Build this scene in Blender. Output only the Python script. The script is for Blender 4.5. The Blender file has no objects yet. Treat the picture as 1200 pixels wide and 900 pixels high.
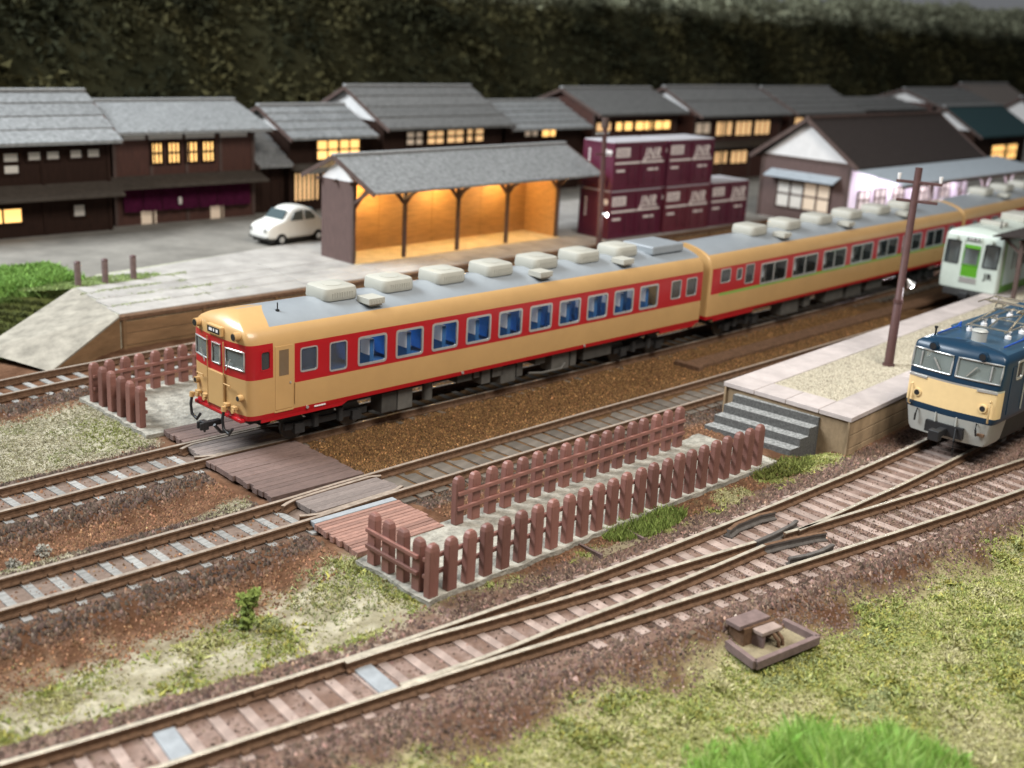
import bpy, math, random
import numpy as np
from mathutils import Vector, Matrix

R = math.radians
rng = np.random.default_rng(7)
random.seed(7)
S = bpy.context.scene
C = S.collection

# ------------------------------------------------------------------ camera
cam_d = bpy.data.cameras.new('camera')
cam = bpy.data.objects.new('camera', cam_d)
C.objects.link(cam)
S.camera = cam
CP = Vector((-17.0736, -29.3303, 12.3437))
yaw, pit, rol = 0.793037, 0.295288, 0.054795
fw = Vector((math.cos(yaw) * math.cos(pit), math.sin(yaw) * math.cos(pit), -math.sin(pit)))
r0 = Vector((math.sin(yaw), -math.cos(yaw), 0))
u0 = r0.cross(fw)
rt = r0 * math.cos(rol) + u0 * math.sin(rol)
up = u0 * math.cos(rol) - r0 * math.sin(rol)
M = Matrix((rt, up, -fw)).transposed().to_4x4()
M.translation = CP
cam.matrix_world = M
cam_d.sensor_width = 36
cam_d.lens = 36 * 1421.25 / 1200
cam_d.clip_start = 0.5
cam_d.clip_end = 600
cam_d.dof.use_dof = True
cam_d.dof.focus_distance = 32.5
cam_d.dof.aperture_fstop = cam_d.lens / 1000 / 0.20

# ------------------------------------------------------------------ light of the room
W = bpy.data.worlds.new('World')
S.world = W
W.use_nodes = True
bg = W.node_tree.nodes['Background']
bg.inputs[0].default_value = (0.92, 0.95, 1.0, 1)
bg.inputs[1].default_value = 0.14


def area(name, loc, target, size, power, col):
    d = bpy.data.lights.new(name, 'AREA')
    d.shape = 'RECTANGLE'
    d.size, d.size_y = size
    d.energy = power
    d.color = col
    o = bpy.data.objects.new(name, d)
    C.objects.link(o)
    o.location = loc
    o.rotation_euler = (Vector(target) - Vector(loc)).to_track_quat('-Z', 'Y').to_euler()
    return o


area('window_light', (-34, 42, 58), (14, 8, 0), (44, 30), 122000, (0.87, 0.94, 1.0))
area('ceiling_light', (3, -34, 50), (4, -12, 0), (34, 24), 41000, (1.0, 0.96, 0.90))
S.view_settings.view_transform = 'Standard'
S.view_settings.look = 'None'
S.view_settings.exposure = 0.16
S.view_settings.gamma = 1.0
S.render.engine = 'CYCLES'
S.cycles.use_denoising = True
S.cycles.max_bounces = 6
S.cycles.diffuse_bounces = 3
S.cycles.glossy_bounces = 3
S.cycles.transparent_max_bounces = 10
S.cycles.sample_clamp_indirect = 6


# ------------------------------------------------------------------ helpers
class MB:
    def __init__(s):
        s.V, s.F, s.I = [], [], []

    def add(s, v, f, mi=0):
        n = len(s.V)
        s.V += [tuple(p) for p in v]
        s.F += [tuple(n + i for i in q) for q in f]
        s.I += [mi] * len(f)
        return s

    def box(s, x0, x1, y0, y1, z0, z1, mi=0):
        v = [(x, y, z) for z in (z0, z1) for y in (y0, y1) for x in (x0, x1)]
        return s.add(v, [(0, 2, 3, 1), (4, 5, 7, 6), (0, 1, 5, 4), (2, 6, 7, 3), (0, 4, 6, 2), (1, 3, 7, 5)], mi)

    def prism(s, poly, vec, mi=0):
        n = len(poly)
        a = [Vector(p) for p in poly]
        b = [p + Vector(vec) for p in a]
        f = [tuple(range(n))[::-1], tuple(range(n, 2 * n))]
        f += [(i, (i + 1) % n, n + (i + 1) % n, n + i) for i in range(n)]
        return s.add(a + b, f, mi)

    def tube(s, pts, r, n=8, mi=0, caps=True):
        pts = [Vector(p) for p in pts]
        rs = r if isinstance(r, (list, tuple)) else [r] * len(pts)
        v = []
        for i, p in enumerate(pts):
            d = (pts[min(i + 1, len(pts) - 1)] - pts[max(i - 1, 0)]).normalized()
            a = d.orthogonal().normalized() if abs(d.z) < .95 else Vector((1, 0, 0))
            a = (a - d * a.dot(d)).normalized()
            if abs(d.z) < .95:
                a = Vector((0, 0, 1)) - d * d.z
                a.normalize()
            b = d.cross(a)
            v += [p + (a * math.cos(2 * math.pi * k / n) + b * math.sin(2 * math.pi * k / n)) * rs[i] for k in range(n)]
        f = [(i * n + k, i * n + (k + 1) % n, (i + 1) * n + (k + 1) % n, (i + 1) * n + k)
             for i in range(len(pts) - 1) for k in range(n)]
        if caps:
            f += [tuple(range(n))[::-1], tuple((len(pts) - 1) * n + k for k in range(n))]
        return s.add(v, f, mi)

    def bar(s, p, q, w, h, mi=0, side=None):
        p, q = Vector(p), Vector(q)
        d = (q - p).normalized()
        a = d.cross(Vector((0, 0, 1))) if abs(d.z) < .97 else Vector((0, 1, 0))
        if side:
            a = Vector(side) - d * d.dot(Vector(side))
        a.normalize()
        b = a.cross(d)
        sec = [a * w / 2 + b * h / 2, -a * w / 2 + b * h / 2, -a * w / 2 - b * h / 2, a * w / 2 - b * h / 2]
        return s.prism([p + k for k in sec], q - p, mi)

    def mesh(s, name, mats, smooth=None):
        me = bpy.data.meshes.new(name)
        me.from_pydata([tuple(p) for p in s.V], [], s.F)
        for m in (mats if isinstance(mats, (list, tuple)) else [mats]):
            me.materials.append(MT[m] if isinstance(m, str) else m)
        me.polygons.foreach_set('material_index', s.I)
        me.validate()
        fix_normals(me)
        if smooth is not None:
            me.shade_smooth()
            me.set_sharp_from_angle(angle=R(smooth))
        me.update()
        return me

    def build(s, name, mats, parent=None, smooth=None, bevel=0, loc=None, rz=0, label=None):
        return place(name, s.mesh(name, mats, smooth), parent, loc, rz, bevel, label)


def fix_normals(me):
    import bmesh
    bm = bmesh.new()
    bm.from_mesh(me)
    bmesh.ops.recalc_face_normals(bm, faces=bm.faces)
    bm.to_mesh(me)
    bm.free()


def place(name, me, parent=None, loc=None, rz=0, bevel=0, label=None, rot=None, scale=None):
    o = bpy.data.objects.new(name, me)
    C.objects.link(o)
    if parent:
        o.parent = parent
    if loc:
        o.location = loc
    o.rotation_euler = rot if rot else (0, 0, rz)
    if scale:
        o.scale = scale
    if bevel:
        b = o.modifiers.new('edge', 'BEVEL')
        b.width = bevel
        b.segments = 2
        b.limit_method = 'ANGLE'
        b.angle_limit = R(40)
    if label:
        o['label'] = label
    return o


def thing(name, label, cat, loc=(0, 0, 0), rz=0, group=None):
    o = bpy.data.objects.new(name, None)
    C.objects.link(o)
    o.empty_display_size = .3
    o.location = loc
    o.rotation_euler = (0, 0, rz)
    tag(o, label, cat, group)
    return o


def tag(o, label, cat=None, group=None, kind=None):
    o['label'] = label
    if cat:
        o['category'] = cat
    if group:
        o['group'] = group
    if kind:
        o['kind'] = kind
    return o


def vnoise(x, y, seed=0):
    xi, yi = np.floor(x).astype(np.int64), np.floor(y).astype(np.int64)
    fx, fy = x - xi, y - yi
    fx, fy = fx * fx * (3 - 2 * fx), fy * fy * (3 - 2 * fy)

    def h(a, b):
        n = (a * 374761393 + b * 668265263 + seed * 982451653) & 0xffffffff
        n = ((n ^ (n >> 13)) * 1274126177) & 0xffffffff
        return ((n ^ (n >> 16)) & 0xffff) / 65535.0
    return (h(xi, yi) * (1 - fx) + h(xi + 1, yi) * fx) * (1 - fy) + (h(xi, yi + 1) * (1 - fx) + h(xi + 1, yi + 1) * fx) * fy


def fbm(x, y, o=4, seed=0):
    t, a, n = 0, .5, 0
    for k in range(o):
        t = t + a * vnoise(x * 2 ** k + 17.3 * k, y * 2 ** k - 9.1 * k, seed + k)
        n += a
        a *= .5
    return t / n


# ------------------------------------------------------------------ materials
MT = {}


def mat(name, col, rough=.6, var=.12, scale=3., bump=.0, bscale=20., metal=0., col2=None, spec=.5, coat=0., emit=None, estr=0.,
        alpha=None, attr=None, stretch=None, trans=0., rand=0.):
    if rough >= .74 and spec == .5:
        spec = .12
    m = bpy.data.materials.new(name)
    m.use_nodes = True
    nt = m.node_tree
    N, L = nt.nodes, nt.links
    b = N['Principled BSDF']
    b.inputs['Roughness'].default_value = rough
    b.inputs['Metallic'].default_value = metal
    b.inputs['Specular IOR Level'].default_value = spec
    b.inputs['Coat Weight'].default_value = coat
    b.inputs['Coat Roughness'].default_value = .12
    tc = N.new('ShaderNodeTexCoord')
    src = tc.outputs['Object']
    if stretch:
        mp = N.new('ShaderNodeMapping')
        mp.inputs['Scale'].default_value = stretch
        L.new(src, mp.inputs['Vector'])
        src = mp.outputs[0]
    if attr:
        at = N.new('ShaderNodeAttribute')
        at.attribute_name = attr
        csock = at.outputs['Color']
    else:
        csock = None
    if var or col2:
        nz = N.new('ShaderNodeTexNoise')
        nz.inputs['Scale'].default_value = scale
        nz.inputs['Detail'].default_value = 6
        nz.inputs['Roughness'].default_value = .65
        L.new(src, nz.inputs['Vector'])
        rp = N.new('ShaderNodeValToRGB')
        c1 = tuple(max(0, c * (1 - var)) for c in col)
        c2 = col2 if col2 else tuple(min(1, c * (1 + var)) for c in col)
        rp.color_ramp.elements[0].position = .32
        rp.color_ramp.elements[1].position = .68
        rp.color_ramp.elements[0].color = (*c1, 1)
        rp.color_ramp.elements[1].color = (*c2, 1)
        L.new(nz.outputs['Fac'], rp.inputs['Fac'])
        if csock:
            mx = N.new('ShaderNodeMix')
            mx.data_type = 'RGBA'
            mx.blend_type = 'MULTIPLY'
            mx.inputs[0].default_value = 1
            L.new(csock, mx.inputs[6])
            L.new(rp.outputs[0], mx.inputs[7])
            csock = mx.outputs[2]
        else:
            csock = rp.outputs[0]
    if csock and rand:
        oi = N.new('ShaderNodeObjectInfo')
        mr = N.new('ShaderNodeMapRange')
        mr.inputs['To Min'].default_value = 1 - rand
        mr.inputs['To Max'].default_value = 1 + rand
        L.new(oi.outputs['Random'], mr.inputs['Value'])
        vm = N.new('ShaderNodeVectorMath')
        vm.operation = 'SCALE'
        L.new(csock, vm.inputs[0])
        L.new(mr.outputs[0], vm.inputs['Scale'])
        csock = vm.outputs[0]
    if csock:
        L.new(csock, b.inputs['Base Color'])
    else:
        b.inputs['Base Color'].default_value = (*col, 1)
    if bump:
        n2 = N.new('ShaderNodeTexNoise')
        n2.inputs['Scale'].default_value = bscale
        n2.inputs['Detail'].default_value = 5
        L.new(src, n2.inputs['Vector'])
        bp = N.new('ShaderNodeBump')
        bp.inputs['Strength'].default_value = bump
        bp.inputs['Distance'].default_value = .05
        L.new(n2.outputs['Fac'], bp.inputs['Height'])
        L.new(bp.outputs[0], b.inputs['Normal'])
    if emit:
        b.inputs['Emission Color'].default_value = (*emit, 1)
        b.inputs['Emission Strength'].default_value = estr
    if alpha is not None:
        tr = N.new('ShaderNodeBsdfTransparent')
        tr.inputs[0].default_value = (*trans, 1) if trans else (1, 1, 1, 1)
        ms = N.new('ShaderNodeMixShader')
        ms.inputs[0].default_value = alpha
        L.new(tr.outputs[0], ms.inputs[1])
        L.new(b.outputs[0], ms.inputs[2])
        L.new(ms.outputs[0], N['Material Output'].inputs['Surface'])
    MT[name] = m
    return m


mat('cream', (.50, .30, .12), .36, .06, .7, coat=.2)
mat('cream_pale', (.72, .52, .26), .4, .05, 2, coat=.15)
mat('red', (.38, .004, .010), .32, .04, 1.5, coat=.3)
mat('green_line', (.22, .36, .07), .4, .04)
mat('roof_grey', (.25, .27, .285), .33, .06, 1.2, bump=.05, bscale=60)
mat('ac_white', (.40, .385, .33), .5, .05, 2, rand=0.05)
mat('silver', (.62, .62, .60), .3, .05, 5, metal=.7)
mat('chrome', (.75, .68, .55), .25, .1, 5, metal=.9)
mat('black', (.012, .012, .013), .5, .2, 4)
mat('under_dark', (.022, .021, .02), .7, .3, 4)
mat('under_grey', (.085, .08, .07), .6, .2, 3, rand=0.35)
mat('glass', (.02, .03, .035), .05, 0, spec=.8, alpha=.09)
mat('glass_dark', (.06, .066, .068), .08, 0, spec=.9, alpha=.5)
mat('glass_cab', (.40, .45, .42), .1, 0, spec=.7, alpha=.34)  # pale tint in the glass stands in for light inside the cabs
mat('seat_blue', (.03, .14, .36), .7, .15, 6)
mat('inner_blue', (.13, .29, .50), .6, .1, 3)
mat('cover_white', (.85, .87, .9), .7, .03)
mat('cab_inner', (.55, .60, .56), .6, .1)
mat('rail_head', (.50, .44, .345), .36, .3, 4, metal=.3)
mat('rail_head_dim', (.40, .33, .265), .36, .3, 5, metal=.35)
mat('rail_side', (.135, .078, .047), .75, .35, 7, bump=.2, bscale=40)
mat('rail_black', (.10, .088, .078), .55, .3, 6)
mat('sleeper_grey', (.27, .262, .245), .8, .3, 3, bump=.3, bscale=25, stretch=(1, 6, 1), rand=0.28)
mat('sleeper_dusty', (.31, .235, .20), .85, .2, 4, bump=.3, bscale=25, rand=0.16)
mat('sleeper_dim', (.125, .105, .085), .85, .2, 4, bump=.3, bscale=25, rand=0.2)  # browner sleepers, with the train's shade also put into the colour
mat('plate_pale', (.27, .285, .295), .6, .15, 4)
mat('plank', (.145, .094, .078), .7, .3, 5, bump=.35, bscale=12, stretch=(1, 8, 2), rand=0.22)
mat('plank_grey', (.20, .16, .14), .7, .3, 5, bump=.35, bscale=12, stretch=(1, 8, 2), rand=0.2)
mat('plank_red', (.27, .145, .11), .7, .3, 5, bump=.35, bscale=12, stretch=(1, 8, 2), rand=0.22)
mat('fence', (.20, .088, .068), .55, .16, 3, bump=.15, bscale=14, stretch=(1, 1, .25), rand=0.22)
mat('pad', (.30, .28, .235), .95, .42, 3.2, bump=.9, bscale=13)
mat('platform_wall', (.30, .215, .13), .8, .35, 1.3, bump=.3, bscale=8, stretch=(1, 1, .5), rand=0.15)
mat('slab', (.43, .375, .35), .8, .14, 1.1, bump=.2, bscale=16, rand=0.09)
mat('gravel_pale', (.46, .41, .31), .95, .25, 22, bump=.8, bscale=34)
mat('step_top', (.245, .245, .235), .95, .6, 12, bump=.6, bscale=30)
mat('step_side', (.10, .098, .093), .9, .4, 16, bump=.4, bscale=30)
mat('street', (.205, .19, .165), .9, .25, .45, bump=.2, bscale=12)
mat('ramp', (.27, .245, .20), .9, .3, 1.6, bump=.3, bscale=10)
mat('yard', (.35, .325, .295), .9, .22, .8, bump=.25, bscale=10, rand=0.06)
mat('joint_moss', (.36, .35, .27), .95, .4, 5)
mat('goods_wall', (.20, .12, .062), .75, .25, 1.2, bump=.25, bscale=7, stretch=(.6, 1, 2), rand=0.15)
mat('house_wood', (.062, .021, .013), .7, .3, 2, bump=.3, bscale=7, stretch=(6, 1, .6))
mat('house_dark', (.026, .013, .009), .75, .3, 2, bump=.3, bscale=7, stretch=(6, 1, .6))
mat('timber', (.075, .045, .036), .7, .25, 3, bump=.2, bscale=10)
mat('roof_shingle', (.205, .208, .205), .7, .38, 5, bump=.8, bscale=16, rand=0.12)
mat('roof_shingle_dark', (.145, .142, .135), .7, .38, 5, bump=.8, bscale=16, rand=0.12)
mat('roof_brown', (.045, .036, .033), .85, .25, 7, bump=.4, bscale=24)
mat('roof_teal', (.032, .065, .070), .8, .15, 6, bump=.3, bscale=20)
mat('roof_taupe', (.20, .17, .15), .8, .15, 6, bump=.3, bscale=20)
mat('pent', (.062, .050, .040), .8, .2, 4, bump=.3, bscale=20)
mat('ridge', (.28, .28, .275), .7, .2, 5)
mat('plaster', (.66, .64, .62), .9, .06, 2)
mat('noren', (.048, .004, .021), .85, .25, 3, bump=.3, bscale=6)
mat('lit', (.9, .6, .25), .6, 0, emit=(1.0, .56, .17), estr=1.5)
mat('lit_soft', (.8, .5, .25), .6, 0, emit=(1.0, .60, .27), estr=.62)
mat('lit_dim', (.5, .4, .3), .6, 0, emit=(.8, .62, .45), estr=.28)
mat('paper', (.62, .58, .52), .8, .05)
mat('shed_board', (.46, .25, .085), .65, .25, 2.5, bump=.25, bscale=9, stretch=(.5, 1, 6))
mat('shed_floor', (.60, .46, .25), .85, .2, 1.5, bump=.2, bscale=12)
mat('maroon', (.088, .011, .030), .42, .12, 2, coat=.1)
mat('maroon_red', (.11, .018, .030), .42, .12, 2, coat=.1)
mat('container_top', (.50, .48, .50), .6, .06, 2)
mat('white_mark', (.72, .66, .62), .6, .05)
mat('station_wood', (.10, .060, .052), .7, .25, 3, bump=.25, bscale=8, stretch=(5, 5, .6))
mat('station_white', (.86, .80, .90), .7, .03)
mat('eave_blue', (.36, .40, .43), .6, .1, 3)
mat('pole_brown', (.085, .040, .036), .5, .15, 4)
mat('lamp_white', (1, 1, 1), .4, 0, emit=(.92, .95, 1.0), estr=40)
mat('car_light', (1, 1, 1), .5, 0, emit=(.95, .97, 1.0), estr=4.5)
mat('lamp_warm', (1, 1, 1), .4, 0, emit=(1.0, .75, .4), estr=8)
mat('insulator', (.75, .72, .7), .3, .05)
mat('jr_white', (.45, .50, .44), .35, .04, coat=.2)
mat('jr_side', (.52, .67, .66), .3, .04, coat=.2)
mat('jr_green', (.075, .26, .012), .4, .05, coat=.2)
mat('loco_blue', (.003, .024, .052), .4, .08, 2, coat=.06)
mat('loco_bright', (.010, .06, .30), .4, .1)
mat('loco_roof', (.022, .062, .105), .35, .08, 2, coat=.2)
mat('skirt_grey', (.36, .36, .33), .45, .06, 2, coat=.15)
mat('car_white', (.76, .74, .68), .28, .03, coat=.5)
mat('car_glass', (.07, .095, .10), .08, 0, spec=.9)
mat('tyre', (.015, .015, .015), .8, .2)
mat('iron_dusty', (.17, .12, .11), .75, .2, 4, bump=.2, bscale=20)
mat('box_inside', (.23, .19, .12), .9, .25, 4, bump=.4, bscale=16)
mat('bush_leaf', (.19, .24, .06), .8, .3, 8)
mat('stone', (1, 1, 1), .92, .25, 14, attr='col')
mat('foam', (1, 1, 1), .95, .3, 9, attr='col')
mat('blade', (1, 1, 1), .8, .15, 4, attr='col')
mat('hill_leaf', (1, 1, 1), .95, .3, 3, attr='col')

# ------------------------------------------------------------------ track lines
T0 = [(-24, 4.6), (-12, 7.2), (-2.8, 8.65), (.4, 9.02), (8, 9.7), (20, 10.4), (45, 11.6), (80, 13.0)]
T1 = [(-24, -1.45), (-12, -.65), (-6, -.3), (-1, -.02), (5, .08), (21.1, .36), (45.1, 1.63), (70, 3.6), (95, 6)]
T2 = [(-24, -5.5), (-12, -5.32), (-6, -5.32), (-1, -5.22), (2, -5.06), (11, -4.8), (18, -4.66), (28, -4.3), (38, -3.8), (62, -2.0)]
TA = [(-26, -8.6), (-16, -11.0), (-10.5, -12.0), (-6, -12.58), (-3, -12.86), (0, -13.03), (3, -13.2), (7.2, -13.27), (12, -13.25), (17.6, -13.1), (40, -12.0)]
TB = [(-6, -12.6), (-2.8, -13.02), (.6, -13.53), (2.4, -13.78), (7.1, -14.42), (12, -15.08), (17, -15.65), (30, -16.9)]
G = .71


def spline(P, step=.5):
    P = [np.array(p, float) for p in P]
    out = []
    for i in range(len(P) - 1):
        p0 = P[i - 1] if i else 2 * P[0] - P[1]
        p3 = P[i + 2] if i + 2 < len(P) else 2 * P[-1] - P[-2]
        n = max(2, int(np.linalg.norm(P[i + 1] - P[i]) / step))
        for k in range(n):
            t = k / n
            out.append(.5 * ((2 * P[i]) + (P[i + 1] - p0) * t + (2 * p0 - 5 * P[i] + 4 * P[i + 1] - p3) * t * t
                             + (3 * P[i] - p0 - 3 * P[i + 1] + p3) * t ** 3))
    out.append(P[-1])
    return np.array(out)


SP = {k: spline(v) for k, v in dict(T0=T0, T1=T1, T2=T2, TA=TA, TB=TB).items()}


def cy(k, x):
    return np.interp(x, SP[k][:, 0], SP[k][:, 1])


def slope(k, x):
    return math.atan(float(cy(k, x + .3) - cy(k, x - .3)) / .6)


# ------------------------------------------------------------------ terrain
SL = .042      # the paths and platforms run at a slight angle to X


def sstep(a, b, v):
    t = np.clip((v - a) / (b - a), 0, 1)
    return t * t * (3 - 2 * t)


def tdist(k, x, y):
    return np.abs(y - cy(k, x))


def height(x, y):
    z = np.full_like(x, -.62) + (fbm(x * .5, y * .5, 4, 3) - .5) * .16
    z = z - .16 * sstep(-15.2, -17.5, y)                       # the near side lies lower
    z = np.where(y > 0, np.maximum(z, -.42 + (fbm(x * .6, y * .6, 3, 9) - .5) * .1), z)
    z = z + .12 * sstep(-17.5, -20.5, y) * sstep(-3, 2, x)
    fill = sstep(1.6, 2.6, x) * sstep(cy('T2', x) - .2, cy('T2', x) + .4, y) * sstep(cy('T1', x) + 1.2, cy('T1', x) + .6, y)
    z = z * (1 - fill) + (-.225 + (fbm(x * 1.2, y * 1.2, 3, 5) - .5) * .07) * fill
    fill2 = sstep(1.2, 2.2, x) * sstep(0, .6, y)
    z = z * (1 - fill2) + -.3 * fill2
    for k, hw in (('T0', 1.35), ('T1', 1.4), ('T2', 1.4), ('TA', 1.45), ('TB', 1.45)):
        d = tdist(k, x, y)
        if k == 'TB':
            d = np.where(x < -6, 9, d)
        bed = -.25 - .52 * np.maximum(0, d - hw - .12 * fbm(x * 1.5, y * 1.5, 2, 4))
        z = np.maximum(z, bed)
    mid = (y < cy('TA', x)) & (y > cy('TB', x)) & (x > -6)
    z = np.where(mid, np.maximum(z, -.25), z)
    # strip between near fence and the turnout
    st = sstep(-1.6, -.6, x) * sstep(-12.4, -11.6, y) * sstep(-10.0, -10.8, y)
    z = z * (1 - st) + -.33 * st
    # under the path between the two fences
    pd = sstep(-1.5, -.7, x) * sstep(-10.95 + SL * x, -10.6 + SL * x, y) * sstep(-5.6, -6.4, y)
    z = z * (1 - pd) + np.minimum(z, -.3) * pd
    for (a0, a1, b0, b1, zz_) in ((-3.4, 14.5, -11.3, -6.0, -.25), (-3.2, 4.5, 1.6, 7.0, -.22), (-3.0, 4.0, -4.8, -.4, -.27)):
        dx = np.maximum(np.maximum(a0 + 2.0 - x, x - (a1 - 1.)), 0) / 2.0
        yl = SL * np.clip(x, 0, 14) if b0 < -9 else 0
        dy = np.maximum(np.maximum(b0 + yl + .5 - y, y - (b1 - .5)), 0) / (1.3 if b0 < -9 else .9)
        w_ = 1 - sstep(0, 1, np.sqrt(dx * dx + dy * dy))
        cover = (np.abs(y - cy('T1', x)) < 1.3) | (np.abs(y - cy('T2', x)) < 1.3) | (np.abs(y - cy('TA', x)) < 1.3)
        z = np.where(cover, z, z * (1 - w_) + np.maximum(z, zz_) * w_)
    z = z + (fbm(x * 5, y * 5, 3, 21) - .5) * .06
    return z


GX = np.arange(-24, 37, .17)
GY = np.arange(-27, 13.2, .17)
X, Y = np.meshgrid(GX, GY)
Z = height(X, Y)


def masks(x, y):
    n = fbm(x * .8, y * .8, 4, 31)
    n2 = fbm(x * 2.6, y * 2.6, 3, 41)
    dT = np.minimum.reduce([tdist(k, x, y) for k in ('T0', 'T1', 'T2', 'TA')])
    grass = np.zeros_like(x)
    # near foreground
    e = cy('TB', x) * (x > -6) + cy('TA', x) * (x <= -6)
    grass = np.maximum(grass, sstep(1.7, 3.0, e - y + (n - .5) * 1.8 + (n2 - .5) * 1.0))
    # between T2 and the near track
    a = sstep(1.9, 3.5, cy('T2', x) - y + (n - .5) * 1.8 + (n2 - .5) * 1.2) * sstep(1.2, 2.3, y - cy('TA', x) + (n - .5) * .8 + (n2 - .5) * .8) * sstep(.2, -1.6, x)
    grass = np.maximum(grass, a)
    # strip under the near fence
    b = sstep(.3, .8, (-10.55 + SL * x - y) + (n - .5) * 1.3) * sstep(1.55, 2.2, y - cy('TA', x) + (n2 - .5) * .9) * sstep(-1.5, -.6, x) * sstep(.40, .56, n2 * .5 + n * .5)
    grass = np.maximum(grass, b * sstep(16.5, 15, x))
    # pale grass left of the path, between the two far tracks
    c = sstep(1.5, 2.1, y - cy('T1', x) + (n - .5) * .5) * sstep(1.9, 2.9, cy('T0', x) - y + (n - .5) * 1.4) * sstep(-.6, -1.2, x)
    pale = np.maximum(c, .85 * sstep(1.15, 1.35, y - cy('T2', x)) * sstep(2.1, 1.6, y - cy('T2', x) + (n2 - .5) * .8) * sstep(-.9, -1.3, x) * sstep(.42, .58, n + .12 * sstep(-4, -1.5, x)))
    brown = sstep(1.6, 2.6, x) * (y > cy('T2', x) - .4) * (y < cy('T1', x) + 1.6)
    return grass, pale, np.asarray(brown, float), n, n2


gm, pm, bm_, nn, nn2 = masks(X, Y)


def lerp(a, b, t):
    return a + (b - a) * t[..., None]


dirt = lerp(np.array([.105, .050, .026]), np.array([.165, .085, .048]), sstep(.35, .65, nn2))
ash = lerp(np.array([.19, .165, .15]), np.array([.31, .275, .255]), sstep(.3, .7, nn2))
col = dirt
nearT3 = np.exp(-np.maximum(0, tdist('TA', X, Y) - 1.0) ** 2 / .9) + (Y < cy('TA', X)) * (Y > cy('TB', X) - 1.5) * (X > -6)
col = lerp(col, lerp(np.array([.19, .118, .088]), np.array([.28, .195, .16]), sstep(.3, .7, nn2)), np.clip(nearT3, 0, 1))
for k, lo in (('T1', 0), ('T2', 0)):
    d = tdist(k, X, Y)
    col = lerp(col, np.array([.20, .145, .115]) * np.ones_like(col), sstep(1.2, .8, d) * (X < 2.4))
col = lerp(col, lerp(np.array([.10, .052, .022]), np.array([.15, .082, .036]), sstep(.3, .7, nn2)), bm_)  # ochre ballast, its colour darkened for the railcar's shadow
grassc = lerp(np.array([.26, .26, .10]), np.array([.44, .40, .22]), sstep(.3, .7, nn))
dusty = (Y > cy('TA', X)) & (X < .5)
grassc = np.where(dusty[..., None], lerp(np.array([.27, .235, .15]), np.array([.43, .385, .28]), sstep(.3, .7, nn2)), grassc)
col = lerp(col, grassc, gm)
palec = lerp(np.array([.29, .26, .18]), np.array([.43, .39, .29]), sstep(.3, .7, nn2))
col = lerp(col, palec, pm)


def grid_mesh(name, X, Y, Z, col, m):
    ny, nx = X.shape
    me = bpy.data.meshes.new(name)
    v = np.stack([X, Y, Z], -1).reshape(-1, 3)
    i = (np.arange(ny - 1)[:, None] * nx + np.arange(nx - 1)[None]).ravel()
    q = np.stack([i, i + 1, i + nx + 1, i + nx], 1)
    mesh_np(me, v, q)
    if col is not None:
        put_col(me, col.reshape(-1, 3))
    me.materials.append(MT[m])
    me.shade_smooth()
    return me


def mesh_np(me, v, q):
    n, k = q.shape
    me.vertices.add(len(v))
    me.vertices.foreach_set('co', np.ascontiguousarray(v, dtype=np.float32).ravel())
    me.loops.add(n * k)
    me.loops.foreach_set('vertex_index', q.astype(np.int32).ravel())
    me.polygons.add(n)
    me.polygons.foreach_set('loop_start', (np.arange(n) * k).astype(np.int32))
    me.polygons.foreach_set('loop_total', np.full(n, k, np.int32))
    me.update(calc_edges=True)


def put_col(me, c):
    a = me.color_attributes.new('col', 'FLOAT_COLOR', 'POINT')
    a.data.foreach_set('color', np.concatenate([c, np.ones((len(c), 1))], 1).astype(np.float32).ravel())


mat('soil', (1, 1, 1), .95, .35, 7, bump=.9, bscale=9, attr='col')
g = place('ground', grid_mesh('ground', X, Y, Z, col, 'soil'))
tag(g, 'brown and green scenic ground of the layout between the tracks', kind='structure')


def zat(x, y):
    return height(np.asarray(x, float), np.asarray(y, float))


# base board beyond the detailed ground
b = MB().box(-60, 190, -40, 90, -2.2, -1.25)
tag(b.build('baseboard', 'soil'), 'baseboard below the scenery', kind='structure')
put_col(bpy.data.objects['baseboard'].data, np.full((8, 3), .12))
b = MB().add([(36.9, -27, -.45), (190, -27, -.45), (190, 12.6, -.45), (36.9, 12.6, -.45)], [(0, 1, 2, 3)])
o = tag(b.build('ground', 'soil'), 'brown ballast ground further along the line', kind='structure')
put_col(o.data, np.tile([.13, .075, .042], (4, 1)))


# ------------------------------------------------------------------ scattered stuff
OCT = np.array([(1, 0, -.35), (-1, 0, -.35), (0, 1, -.35), (0, -1, -.35), (0, 0, .8)], float)
OF = np.array([(0, 2, 4), (2, 1, 4), (1, 3, 4), (3, 0, 4)])


def stones(name, pts, size, cols, label):
    n = len(pts)
    v = OCT[None] * (1 + rng.uniform(-.35, .35, (n, 5, 1)))
    a = rng.uniform(0, 6.28, n)
    ca, sa = np.cos(a)[:, None], np.sin(a)[:, None]
    v = v * rng.uniform(.6, 1.15, (n, 1, 3)) * size[:, None, None] * np.array([1, 1, 1.25])
    x = v[..., 0] * ca - v[..., 1] * sa
    y = v[..., 0] * sa + v[..., 1] * ca
    tl = rng.uniform(-.6, .6, (n, 1))
    z = v[..., 2] + x * tl
    v = np.stack([x, y, z], -1) + pts[:, None, :]
    f = OF[None] + (np.arange(n) * 5)[:, None, None]
    me = bpy.data.meshes.new(name)
    mesh_np(me, v.reshape(-1, 3), f.reshape(-1, 3))
    put_col(me, np.repeat(cols, 5, 0))
    me.materials.append(MT['stone'])
    return tag(place(name, me), label, 'gravel', kind='stuff')


def pick(x0, x1, y0, y1, n, test):
    x = rng.uniform(x0, x1, n)
    y = rng.uniform(y0, y1, n)
    k = rng.uniform(0, 1, n) < test(x, y)
    return x[k], y[k]


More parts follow.
